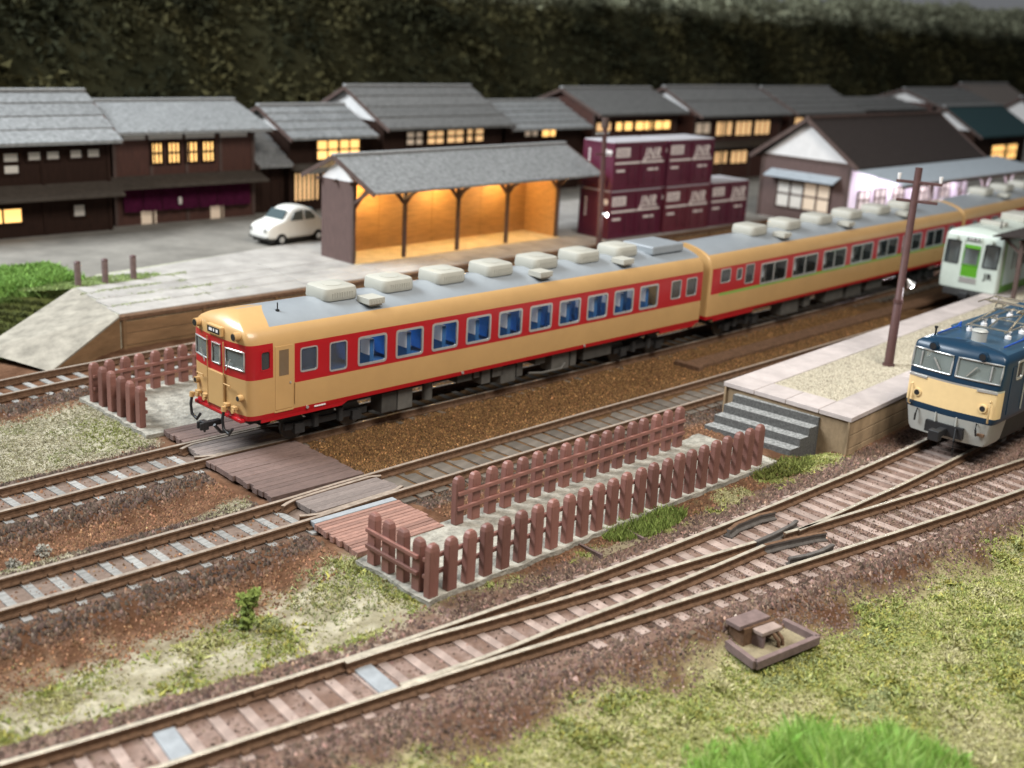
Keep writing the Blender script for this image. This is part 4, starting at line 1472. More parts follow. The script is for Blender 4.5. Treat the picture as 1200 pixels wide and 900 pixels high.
ca = thing('platform_canopy', 'brown platform canopy on the far part of the island platform, at picture edge', 'canopy', (37.75, -6.2, .93), R(4.8))
for x in (0, 6, 12):
    p = MB().box(x - .09, x + .09, -.09, .09, 0, 2.75).build('post', 'timber', ca)
    for s_ in (-1, 1):
        MB().bar((x, 0, 2.2), (x, s_ * .85, 2.82), .1, .12, side=(1, 0, 0)).build('brace', 'timber', p)
for s_ in (-1, 1):
    MB().prism([(-.55, 0, 3.0), (-.55, s_ * 1.2, 2.86), (-.55, s_ * 1.2, 2.93), (-.55, 0, 3.10)], (16, 0, 0)).build('roof_slope', 'roof_brown', ca)
for y in (-.85, 0, .85):
    MB().box(-.4, 15, y - .05, y + .05, 2.74, 2.85).build('purlin', 'timber', ca)


# ------------------------------------------------------------------ rail vehicles: bodies lofted from horizontal slices, with real window openings
def loft(xs, qs, zs, wz, fx, setb, L, paint, hole, mats, name, parent, smooth=35):
    m = MB()
    keys = [('s', -1, x) for x in xs[::-1]] + [('f', 0, q) for q in qs] + [('s', 1, x) for x in xs]
    n = len(keys)

    def pt(k, z):
        w, s = wz(z), setb(z)
        if k[0] == 's':
            return (s + k[2] * (L - s) / L, k[1] * w, z)
        return (fx(k[2], z) + s, k[2] * w, z)
    V = [pt(k, z) for z in zs for k in keys]
    F, I = [], []
    for j in range(len(zs) - 1):
        zm = (zs[j] + zs[j + 1]) / 2
        for i in range(n):
            a, b = keys[i], keys[(i + 1) % n]
            if i == n - 1:
                info = ('r', 0, 0)
            elif a[0] == 's' and b[0] == 's':
                info = ('s', a[1], (a[2] + b[2]) / 2)
            else:
                qa = a[2] if a[0] == 'f' else a[1]
                qb = b[2] if b[0] == 'f' else b[1]
                info = ('f', 0, (qa + qb) / 2)
            if hole(info, zm):
                continue
            F.append((j * n + i, j * n + (i + 1) % n, (j + 1) * n + (i + 1) % n, (j + 1) * n + i))
            I.append(paint(info, zm))
    F.append(tuple((len(zs) - 1) * n + i for i in range(n)))
    I.append(paint(('t', 0, 5), zs[-1]))
    F.append(tuple(i for i in range(n))[::-1])
    I.append(paint(('b', 0, 5), zs[0]))
    m.V, m.F, m.I = V, F, I
    return m.build(name, mats, parent, smooth=smooth)


def ring_mesh(w, h, t, d, r=.06):
    # rounded window frame lying in the XZ plane, facing -Y
    def rr(w_, h_, r_):
        p = []
        for cx_, cz_, a0 in ((w_ - r_, h_ - r_, 0), (-w_ + r_, h_ - r_, 90), (-w_ + r_, -h_ + r_, 180), (w_ - r_, -h_ + r_, 270)):
            for k in range(4):
                a = R(a0 + 30 * k)
                p.append((cx_ + r_ * math.cos(a), cz_ + r_ * math.sin(a)))
        return p
    o, i = rr(w / 2 + t * .4, h / 2 + t * .4, r + t), rr(w / 2 - t, h / 2 - t, r)
    n = len(o)
    V = [(a, 0, b) for a, b in o] + [(a, 0, b) for a, b in i] + [(a, d, b) for a, b in o] + [(a, d, b) for a, b in i]
    F = []
    for k in range(n):
        l = (k + 1) % n
        F += [(k, l, n + l, n + k), (k, 2 * n + k, 2 * n + l, l), (n + k, n + l, 3 * n + l, 3 * n + k)]
    return MB().add(V, F)


WC = {}


def side_window(parent, x0, x1, z0, z1, y, s, glass='glass', mull=False, frame='silver', t=.05):
    w, h = round(x1 - x0, 3), round(z1 - z0, 3)
    key = (w, h, glass, mull, frame)
    if key not in WC:
        m = ring_mesh(w, h, t, .05)
        if mull:
            m.box(-.03, .03, 0.0, .04, -h / 2, h / 2)
        WC[key] = (m.mesh('window', frame), MB().box(-w / 2, w / 2, .03, .036, -h / 2, h / 2).mesh('pane', glass))
    a, b = WC[key]
    o = place('window', a, parent, ((x0 + x1) / 2, s * (y + .012), (z0 + z1) / 2), 0 if s < 0 else math.pi)
    place('pane', b, o)
    return o


def front_window(parent, q0, q1, z0, z1, fx, wz, glass, frame='silver', rad=.028, out=.012, n=6):
    def P(q, z, o):
        return (fx(q, z) - o, q * wz(z), z)
    path = []
    for k in range(n + 1):
        path.append(P(q0 + (q1 - q0) * k / n, z0, out))
    for k in range(1, 4):
        path.append(P(q1, z0 + (z1 - z0) * k / 3, out))
    for k in range(1, n + 1):
        path.append(P(q1 + (q0 - q1) * k / n, z1, out))
    for k in range(1, 4):
        path.append(P(q0, z1 + (z0 - z1) * k / 3, out))
    o = MB().tube(path, rad, 6, caps=False).build('front_window', frame, parent, smooth=60)
    m = MB()
    V, F = [], []
    for j in range(2):
        for k in range(n + 1):
            V.append(P(q0 + (q1 - q0) * k / n, (z0, z1)[j], -.012))
    for k in range(n):
        F.append((k, k + 1, n + 2 + k, n + 1 + k))
    m.add(V, F).build('pane', glass, o, smooth=60)
    return o


def bogie(parent, x, wb=2.1, zc=.43):
    b = MB()
    for s in (-1, 1):
        b.box(x - wb / 2 - .45, x + wb / 2 + .45, s * 1.0 - .06, s * 1.0 + .06, .42, .62)
        for k in (-1, 1):
            b.box(x + k * wb / 2 - .17, x + k * wb / 2 + .17, s * 1.08 - .08, s * 1.08 + .08, .3, .6)
            b.tube([(x + k * .45, s * 1.08, .38), (x + k * .45, s * 1.08, .8)], .11, 8)
    b.box(x - .3, x + .3, -1., 1., .45, .75)
    o = b.build('bogie', 'under_dark', parent)
    for k in (-1, 1):
        w = MB().tube([(x + k * wb / 2, -.78, zc), (x + k * wb / 2, -.68, zc)], zc - .01, 18)
        w.tube([(x + k * wb / 2, .68, zc), (x + k * wb / 2, .78, zc)], zc - .01, 18)
        w.tube([(x + k * wb / 2, -.7, zc), (x + k * wb / 2, .7, zc)], .08, 8)
        w.build('wheelset', 'under_grey', o, smooth=40)
    return o


def ac_meshes():
    m = MB()
    L_, W_ = .62, .58
    lv = [(0, .96), (.06, 1.0), (.28, .98), (.36, .94), (.39, .87)]
    sec = []
    for cx_, cy_, a0 in ((L_ - .2, W_ - .2, 0), (-L_ + .2, W_ - .2, 90), (-L_ + .2, -W_ + .2, 180), (L_ - .2, -W_ + .2, 270)):
        for k in range(4):
            a = R(a0 + 30 * k)
            sec.append((cx_ + .2 * math.cos(a), cy_ + .2 * math.sin(a)))
    n = len(sec)
    V = [(a * s, b * s, z) for z, s in lv for a, b in sec]
    F = [(i * n + k, i * n + (k + 1) % n, (i + 1) * n + (k + 1) % n, (i + 1) * n + k) for i in range(len(lv) - 1) for k in range(n)]
    F += [tuple(range(n))[::-1], tuple((len(lv) - 1) * n + k for k in range(n))]
    m.add(V, F)
    body = m.mesh('cooler_housing', 'ac_white', 35)
    v = MB()
    for k in range(9):
        x = -.36 + k * .09
        v.box(x - .018, x + .018, -.592, -.570, .08, .25)
    fan = MB().tube([(0, 0, .385), (0, 0, .403)], .30, 20).mesh('fan_cover', 'ac_white')
    vent = v.mesh('louvres', 'ac_white')
    s = MB().box(-.3, .3, -.3, .3, .05, .24).box(-.22, .22, -.26, .26, 0, .06)
    for k in range(5):
        s.box(-.22 + k * .1, -.18 + k * .1, -.315, -.29, .09, .19)
    small = s.mesh('roof_ventilator', 'ac_white')
    return body, vent, small, fan


ACB, ACV, ACS, ACF = ac_meshes()


def roof_units(parent, xs, small, z=3.93):
    for x in xs:
        o = place('cooler_housing', ACB, parent, (x, 0, z))
        place('louvres', ACV, o)['kind'] = 'stuff'
        place('fan_cover', ACF, o)
    for x in small:
        place('roof_ventilator', ACS, parent, (x, -.98, z - .13), bevel=.025)


def seats(parent, wl, sm='seat_blue'):
    c = MB().box(-.02, .5, -.45, .45, 1.55, 1.75).box(-.08, .07, -.45, .45, 1.55, 2.78).mesh('seat', sm)
    h = MB().box(-.1, .09, -.43, -.03, 2.3, 2.79).box(-.1, .09, .03, .43, 2.3, 2.79).mesh('headrest_cover', 'cover_white')
    for a, b in wl:
        for s in (-1, 1):
            o = place('seat', c, parent, (a + (.66 if s < 0 else 1.3), s * .82, 0))
            place('headrest_cover', h, o)


mat('glass_blue', (.02, .08, .25), .08, 0, alpha=.18, trans=(.55, .78, 1.0))


def kiha_w(z):
    return float(np.interp(z, [1.08, 1.22, 3.1, 3.25, 3.45, 3.58, 3.66, 3.78, 3.88, 3.95, 3.985], [1.43, 1.45, 1.45, 1.44, 1.39, 1.29, 1.19, .94, .62, .30, .03]))


def kiha_set(z):
    return float(np.interp(z, [3.25, 3.45, 3.58, 3.66, 3.78, 3.88, 3.95, 3.985], [0, .0, .02, .05, .14, .26, .42, .6]))


def kiha_fx(q, z):
    a = abs(q)
    b = .02 + .17 * min(a, .88) ** 2.4
    if a > .88:
        t = min(1, (a - .88) / .12)
        b += (.5 - b) * (1 - math.sqrt(max(0, 1 - t * t)))
    return b


def flat_fx(q, z):
    a = abs(q)
    if a < .94:
        return .02
    t = min(1, (a - .94) / .06)
    return .02 + .13 * (1 - math.sqrt(max(0, 1 - t * t)))


def railcar(label, P, rz, L, wins, extra, cab, stripe, ac, small, lines_=None, boxes=(), mull=False, tank=None):
    c = thing('railcar', label, 'railcar', (P[0], P[1], 0), rz, 'cream and red railcars of the long train')
    zs = [1.08, 1.22, 1.98, 2.10, 2.26, 2.5, 2.97, 3.06, 3.14, 3.26, 3.45, 3.58, 3.66, 3.78, 3.88, 3.95, 3.985]
    x0 = .5 if cab else .15
    xs = sorted(set([x0, L] + ([.53, .85, .94, 1.66] if cab else []) + [v for w in wins for v in w] + [v for w in extra for v in w[:2]]))
    xs = [x for x in xs if x >= x0]
    if cab:
        hq = [.145, .29, .325, .5, .7, .86, .9, .93, .955, .975, .99, 1.0]
    else:
        hq = [.3, .6, .9, .94, .96, .98, 1.0]
    qs = [-v for v in hq[::-1]][1:] + hq[:-1]
    fx = kiha_fx if cab else flat_fx
    mats = ['cream', 'red', 'roof_grey', 'green_line', 'under_dark']

    def paint(i, z):
        k, s, v = i
        if k == 'b':
            return 4
        if k in ('r',):
            return 0 if z < 3.7 else 2
        if k == 't':
            return 2
        if z > 3.66:
            return 2 if (k == 's' and v > (.94 if cab else .2)) else 0
        if z < 1.22:
            return 1
        if k == 'f':
            if not cab:
                return 0
            return 1 if 2.26 < z < 3.26 else 0
        if cab and v < .94:
            return 1 if 2.26 < z < 3.26 else 0
        if cab and v < 1.66:
            return 0
        if stripe and 1.98 < z < 2.10 and v > 1.0:
            return 3
        return 1 if (2.10 if stripe else 1.98) < z < 3.14 else 0

    def hole(i, z):
        k, s, v = i
        if k == 's':
            if 2.10 < z < 2.97 and any(a < v < b for a, b in wins):
                return True
            for w in extra:
                if w[0] < v < w[1] and w[2] < z < w[3]:
                    return True
            if cab and .53 < v < .85 and 2.5 < z < 3.06:
                return True
        if k == 'f' and cab:
            q = abs(v)
            if 2.5 < z < 3.06 and (q < .145 or .325 < q < .86):
                return True
        return False
    setb = kiha_set if cab else (lambda z: 0)
    loft(xs, qs, zs, kiha_w, fx, setb, L, paint, hole, mats, 'body', c)
    for a, b in wins:
        side_window(c, a, b, 2.10, 2.97, 1.45, -1, 'glass', mull)
        side_window(c, a, b, 2.10, 2.97, 1.45, 1, 'glass_blue' if cab else 'glass_dark', mull)
    for w in extra:
        for s in (-1, 1):
            side_window(c, w[0], w[1], w[2], w[3], 1.45, s, 'glass_dark', t=.03)
    inn = 'inner_blue' if cab else 'cab_inner'
    MB().box(.7 if cab else .2, L - .1, -1.38, 1.38, 1.30, 1.36).build('floor', inn, c)
    MB().box(1.8 if cab else .3, L - .2, -1.2, 1.2, 3.34, 3.38).build('ceiling', inn, c)
    MB().box(1.8 if cab else .3, L - .2, 1.37, 1.40, 1.36, 2.08).build('inner_panel', inn, c)
    if cab:
        MB().box(1.72, 1.78, -1.38, 1.38, 1.36, 3.34).build('cab_bulkhead', 'cab_inner', c)
    seats(c, wins, 'seat_blue' if cab else 'under_grey')
    if cab:
        MB().box(2.2, L - .6, -.12, .12, 3.31, 3.335).build('interior_light', 'car_light', c)
    roof_units(c, ac, small)
    if tank:
        MB().prism([(tank[0], -.78, 3.88), (tank[1], -.78, 3.88), (tank[1], .78, 3.88), (tank[0], .78, 3.88)], (0, 0, .34)).build('roof_tank', 'roof_grey', c, bevel=.07)
    bogie(c, 3.1)
    bogie(c, L - 3.1)
    MB().box(.5, L - .4, -.9, .9, .8, 1.07).build('underframe', 'under_dark', c)
    for (a, b, z0, z1) in boxes:
        MB().box(a, b, -1.22, -.65, z0, z1).build('equipment_box', 'under_grey', c, bevel=.02)
    for s in (-1, 1):
        for a, b in ((.55, 3.6), (L - 2.4, L - .1)):
            MB().prism([(a, s * 1.425, .97), (b - .25, s * 1.425, .97), (b, s * 1.425, 1.085), (a, s * 1.425, 1.085)], (0, -s * .04, 0)).build('step_skirt', 'red', c)
    return c


LEN1 = 20.86
W1L = [(3.93 + 1.456 * i, 3.93 + 1.456 * i + 1.07) for i in range(10)]
car1 = railcar('leading cream and red railcar with cab, headlights and blue seats in its windows', (0.0, -.03), math.atan2(.39, 21.1), LEN1, W1L,
               [(1.86, 2.45, 2.26, 2.97), (2.89, 3.51, 2.10, 2.97), (18.9, 19.5, 2.26, 2.97), (19.85, 20.5, 2.26, 2.97)], True, False,
               [4.0, 6.22, 8.44, 10.66, 12.88, 15.1, 17.25], [4.75, 12.1, 16.45],
               boxes=[(5.06, 5.66, .32, .96), (5.70, 6.3, .30, .96), (8.2, 8.85, .74, 1.0), (8.95, 9.2, .78, 1.0), (9.3, 9.7, .5, 1.0), (9.8, 10.3, .66, 1.0), (10.2, 10.9, .36, .96),
                      (10.95, 11.25, .48, 1.0), (11.85, 12.35, .76, 1.02), (12.7, 13.6, .38, .98), (13.68, 13.98, .42, 1.0), (14.36, 15.9, .52, 1.0)], tank=(18.45, 20.35))
MB().tube([(7.05, -1.05, .4), (7.05, -1.05, 1.0)], .17, 10).build('air_tank', 'under_grey', car1, smooth=40)
MB().tube([(11.6, -1.15, .5), (12.2, -1.2, .42), (13.2, -1.22, .42), (13.4, -1.2, .6)], .04, 6).build('pipe', 'under_grey', car1)
# cab front of the leading railcar
for s in (-1, 1):
    front_window(car1, s * .325, s * .86, 2.52, 3.05, kiha_fx, kiha_w, 'glass_cab')
front_window(car1, -.14, .14, 2.5, 3.07, kiha_fx, kiha_w, 'glass_cab', n=2)
d = MB()
d.box(-.03, .03, -.40, .40, 1.24, 2.25)
d.build('gangway_door', 'cream', car1, bevel=.015)
for y in (-.42, .42):
    MB().tube([(-.02, y, 1.2), (-.02, y, 3.2)], .018, 6).build('door_seal', 'cream', car1)
for s in (-1, 1):
    h = MB().tube([(-.06, s * 1.0, 3.47), (.3, s * 1.0, 3.47)], .125, 14).build('headlight', 'cream', car1, smooth=40)
    MB().tube([(-.075, s * 1.0, 3.47), (-.04, s * 1.0, 3.47)], .095, 14).build('lens', 'black', h, smooth=40)
    h = MB().tube([(-.02, s * 1.12, 1.72), (.2, s * 1.12, 1.72)], .10, 12).build('tail_light', 'cream', car1, smooth=40)
    MB().tube([(-.03, s * 1.12, 1.72), (0, s * 1.12, 1.72)], .07, 12).build('lens', 'black', h, smooth=40)
ds = MB().box(-.06, .3, -.38, .38, 3.33, 3.60).build('destination_box', 'cream', car1, bevel=.02)
MB().box(-.07, -.05, -.31, .31, 3.38, 3.55).build('destination_screen', 'black', ds)
for a, b in ((-.24, -.14), (-.06, .0), (.06, .22)):
    MB().box(-.075, -.065, a, b, 3.43, 3.51).build('destination_glyph', 'insulator', ds)
# side cab window, door
for s in (-1, 1):
    side_window(car1, .53, .85, 2.5, 3.06, 1.445, s, 'glass_dark', frame='red', t=.025)
    dr = MB().box(1.0, 1.58, s * 1.452 - .012, s * 1.452 + .012, 1.27, 3.14).build('cab_door', 'cream', car1, bevel=.01)
    MB().box(1.13, 1.45, s * 1.456 - .014, s * 1.456 + .014, 2.27, 3.02).build('door_window', 'glass_dark', dr)
    MB().box(1.48, 1.53, s * 1.47 - .012, s * 1.47 + .012, 2.0, 2.06).build('door_handle', 'silver', dr)
    MB().box(.97, 1.61, s * 1.455 - .01, s * 1.455 + .01, 1.20, 1.25).build('door_step', 'cream', dr)
    MB().tube([(1.66, s * 1.48, 1.4), (1.66, s * 1.48, 2.0)], .018, 6).build('handrail', 'cream', car1)
# front details: lamps, hoses, coupler, buffer-beam fittings
MB().box(-.005, .2, -1.22, 1.22, 1.0, 1.12).build('buffer_beam', 'red', car1, bevel=.04)
for y in (.55, -.55, .95, -.95):
    MB().tube([(-.1, y, 1.32), (-.02, y, 1.32)], .07, 8).build('jumper_socket', 'cream', car1, smooth=40)
    MB().box(-.08, .05, y - .1, y + .1, 1.36, 1.46).build('lamp_bracket', 'cream', car1, bevel=.02)
for y in (-.7, .72):
    MB().tube([(-.05, y - .12, 1.95), (-.07, y - .12, 2.02), (-.07, y + .2, 2.02), (-.05, y + .2, 1.95)], .018, 6).build('handrail', 'cream', car1)
for y, s in ((1.15, 1), (-.55, -1)):
    MB().tube([(-.1, y, 1.3), (-.16, y, 1.0), (-.16, y - .05, .72), (-.14, y - .3, .62), (-.1, y - .42, .8)], .045, 8).build('air_hose', 'black', car1, smooth=60)
    MB().tube([(-.12, y, 1.22), (-.1, y, 1.36)], .08, 8).build('hose_cap', 'cream', car1, smooth=40)
cp = MB().box(-.36, .1, -.09, .09, .66, .82)
cp.box(-.52, -.34, -.15, .13, .6, .86)
cp.box(-.62, -.50, -.16, -.07, .62, .84)
cp.box(-.60, -.50, .04, .12, .62, .84)
cp.box(-.44, -.38, -.04, .04, .5, .62)
cp.build('coupler', 'black', car1, bevel=.03)
MB().tube([(-.3, -.35, .8), (-.1, -.35, .55), (.2, -.4, .5)], .05, 6).build('brake_pipe', 'black', car1)
for s in (-1, 1):
    MB().bar((-.03, s * .55, 2.42), (-.02, s * .78, 2.78), .02, .03).build('wiper', 'silver', car1)
MB().box(.35, .62, -.5, .5, 1.4, 2.35).build('driver_desk', 'cab_inner', car1)
MB().tube([(1.7, -.55, 3.84), (1.7, -.55, 4.14)], .02, 6).build('antenna', 'black', car1)
MB().tube([(1.7, -.55, 3.86), (1.7, -.55, 3.94)], .06, 8).build('antenna_base', 'black', car1, smooth=40)
for x in (2.1, 8.2, 14.1):
    MB().tube([(x, -1.475, 1.17), (x, -1.44, 1.17)], .05, 8).build('lamp_boss', 'silver', car1)
MB().box(2.35, 2.75, -1.455, -1.44, 1.12, 1.16).build('stencil_mark', 'insulator', car1)

W2L = [(3.75 + 2.58 * i, 3.75 + 2.58 * i + 2.05) for i in range(7)]
railcar('middle railcar with paired dark windows and a green line, coupled behind the first', (21.35, .40), R(3.0), 23.4, W2L,
        [(.75, 1.45, 2.5, 3.06), (1.9, 2.3, 2.5, 2.97), (2.55, 3.2, 2.26, 3.06), (21.8, 22.5, 2.26, 2.97)], False, True,
        [4.85, 7.65, 10.45, 13.3, 16.2, 19.], [5.9, 11.5, 17.3],
        boxes=[(6.2, 7.6, .35, 1.), (8.1, 8.6, .5, 1.), (10, 11.6, .45, 1.), (12, 13.4, .4, 1.), (14, 15.5, .5, 1.)], mull=True)
railcar('third cream and red railcar, furthest along the train', (45.1, 1.70), R(4.6), 22, [(3.9 + 1.47 * i, 3.9 + 1.47 * i + 1.07) for i in range(10)],
        [(1.2, 1.8, 2.26, 2.97), (2.4, 3., 2.26, 2.97)], False, False, [5.5, 8.7, 11.6, 14.5, 17.4], [6.6, 12.5])
for x in (20.95, 44.7):
    o = tag(MB().box(x - .05, x + .55, float(cy('T1', x)) - .55, float(cy('T1', x)) + .55, 1.2, 3.1).build('gangway_bellows', 'under_dark', bevel=.05),
            'dark gangway bellows between first and middle railcar' if x < 30 else 'dark gangway bellows between middle and third railcar', 'gangway')

# ------------------------------------------------------------------ white and green railcar
def jr_w(z):
    return float(np.interp(z, [.98, 1.2, 3.3, 3.5, 3.66, 3.78, 3.86, 3.9], [1.40, 1.43, 1.43, 1.40, 1.28, .95, .5, .04]))


def jr_fx(q, z):
    a = abs(q)
    b = .03 + .05 * min(a, .92) ** 3 + .10 * max(0, z - 2.2)
    if a > .92:
        t = min(1, (a - .92) / .08)
        b += (.35 - b) * (1 - math.sqrt(max(0, 1 - t * t)))
    return b


jr = thing('railcar', 'white railcar with green door and green edging at the platform', 'railcar', (38.0, -3.76, 0), slope('T2', 40))
jw = [(2.9, 3.9), (4.6, 6.0), (6.6, 8.0), (8.6, 10.), (10.6, 12.)]
jz = [.98, 1.2, 1.35, 1.58, 2.15, 2.95, 3.1, 3.2, 3.3, 3.5, 3.66, 3.78, 3.86, 3.9]
jq = [.28, .31, .42, .88, .92, .95, .975, 1.0]
qs = [-v for v in jq[::-1]][1:] + jq[:-1]
xs = sorted(set([.35, .55, 17.] + [v for w in jw for v in w] + [1.25, 2.2]))


def jpaint(i, z):
    k, s, v = i
    if z > 3.5:
        return 0
    if k == 'f':
        if abs(v) < .28 and 1.58 < z < 3.1:
            return 2
        return 0
    if k == 's':
        if v < .55 or z < 1.35:
            return 2
        if v > 3 and 2.15 < z < 2.2:
            return 2
        return 1
    return 0


def jhole(i, z):
    k, s, v = i
    if k == 'f' and 2.15 < z < 3.2 and .42 < abs(v) < .88:
        return True
    if k == 'f' and abs(v) < .28 and 2.15 < z < 2.95:
        return True
    return k == 's' and 2.15 < z < 2.95 and any(a < v < b for a, b in jw)


loft(xs, qs, jz, jr_w, jr_fx, lambda z: float(np.interp(z, [3.5, 3.66, 3.78, 3.86, 3.9], [0, .06, .16, .3, .45])), 17., jpaint, jhole, ['jr_white', 'jr_side', 'jr_green'], 'body', jr)
for s in (-1, 1):
    front_window(jr, s * .42, s * .88, 2.15, 3.2, jr_fx, jr_w, 'glass_dark', 'black', .035)
front_window(jr, -.26, .26, 2.15, 2.95, jr_fx, jr_w, 'glass_dark', 'jr_green', .03, n=2)
for s in (-1, 1):
    for a, b in jw:
        side_window(jr, a, b, 2.15, 2.95, 1.43, s, 'glass_dark', frame='black')
    MB().tube([(.05, s * .43, 1.3), (.12, s * .43, 3.3)], .04, 6).build('door_pillar', 'jr_white', jr, smooth=50)
    dr = MB().box(1.25, 2.2, s * 1.435 - .012, s * 1.435 + .012, 1.36, 3.05).build('side_door', 'jr_side', jr)
    for a in (1.36, 1.8):
        MB().box(a, a + .25, s * 1.44 - .014, s * 1.44 + .014, 2.05, 2.9).build('door_window', 'glass_dark', dr)
    MB().tube([(.0, s * .85, 3.36), (.2, s * .85, 3.36)], .09, 10).build('headlight', 'jr_white', jr, smooth=40)
ds = MB().box(.05, .3, -.36, .36, 3.28, 3.48).build('destination_box', 'jr_white', jr, bevel=.02)
MB().box(.035, .06, -.3, .3, 3.32, 3.44).build('destination_screen', 'black', ds)
for a in (-.22, -.02, .12):
    MB().box(.03, .04, a, a + .09, 3.35, 3.41).build('destination_glyph', 'insulator', ds)
MB().box(.0, .06, -.4, .4, 1.3, 1.56).build('gangway_step', 'silver', jr)
txt('lettering', 'JR', (.015, -.92, 1.62), (R(90), 0, R(-90)), .38, 'black', jr, .0, .01)
MB().box(.2, 16.8, -.95, .95, .55, .98).build('underframe', 'under_dark', jr)
MB().box(-.25, .3, -.2, .2, .55, .85).build('coupler', 'black', jr, bevel=.03)
MB().box(-.05, .2, -1.1, 1.1, .62, .95).build('front_skirt', 'under_dark', jr, bevel=.04)
bogie(jr, 2.6)
for x, w, h in ((2.0, .5, .16), (4.6, 1.6, .3), (8.6, 1.6, .3)):
    MB().box(x, x + w, -.6, .6, 3.86, 3.9 + h).build('roof_unit', 'ac_white', jr, bevel=.04)
MB().tube([(1.6, -.6, 3.75), (1.6, -.6, 4.25)], [.09, .02], 8).build('horn_antenna', 'under_grey', jr, smooth=40)
MB().box(.6, .62, -1.3, 1.3, 1.2, 3.4).build('cab_bulkhead', 'cab_inner', jr)
MB().box(.8, 16.8, -1.38, 1.38, 1.25, 1.3).build('floor', 'cab_inner', jr)

# ------------------------------------------------------------------ blue locomotive
def lw(z):
    return float(np.interp(z, [.50, .62, 1.25, 1.31, 1.45, 3.2, 3.30, 3.38, 3.44, 3.48, 3.50], [1.22, 1.30, 1.40, 1.45, 1.47, 1.47, 1.44, 1.34, 1.08, .6, .05]))


def lfx(q, z):
    a = abs(q)
    b = .02 + .15 * min(a, .93) ** 1.5 + (.16 * (z - 2.42) if z > 2.42 else 0) + (.14 * max(0, 1.3 - z))
    if a > .93:
        t = min(1, (a - .93) / .07)
        b += (.5 - b) * (1 - math.sqrt(max(0, 1 - t * t)))
    return b


lo_ = thing('electric_locomotive', 'dark blue electric locomotive with cream front panel and raised pantograph frame', 'locomotive', (17.45, -13.33, 0), slope('TA', 21))
lz = [.50, .62, 1.25, 1.31, 1.45, 2.28, 2.34, 2.42, 2.54, 3.12, 3.2, 3.30, 3.38, 3.44, 3.48, 3.50]
lq = [.045, .25, .5, .75, .93, .955, .975, .99, 1.0]
qs = [-v for v in lq[::-1]][1:] + lq[:-1]
xs = [.5, 1.2, 1.7, 2.6, 17.5]


def lpaint(i, z):
    k, s, v = i
    if z < 1.25:
        return 2 if (k == 'f' or (k == 's' and v < 1.2)) else 5
    if z > 3.38:
        return 3 if k in ('s', 't') else 0
    if k == 'f':
        if 1.45 < z < 2.28:
            return 1
        if 2.28 < z < 2.34:
            return 4
        return 0
    return 0


def lhole(i, z):
    k, s, v = i
    if k == 'f' and 2.54 < z < 3.12 and .045 < abs(v) < .955:
        return True
    return k == 's' and 2.54 < z < 3.12 and 1.2 < v < 1.7


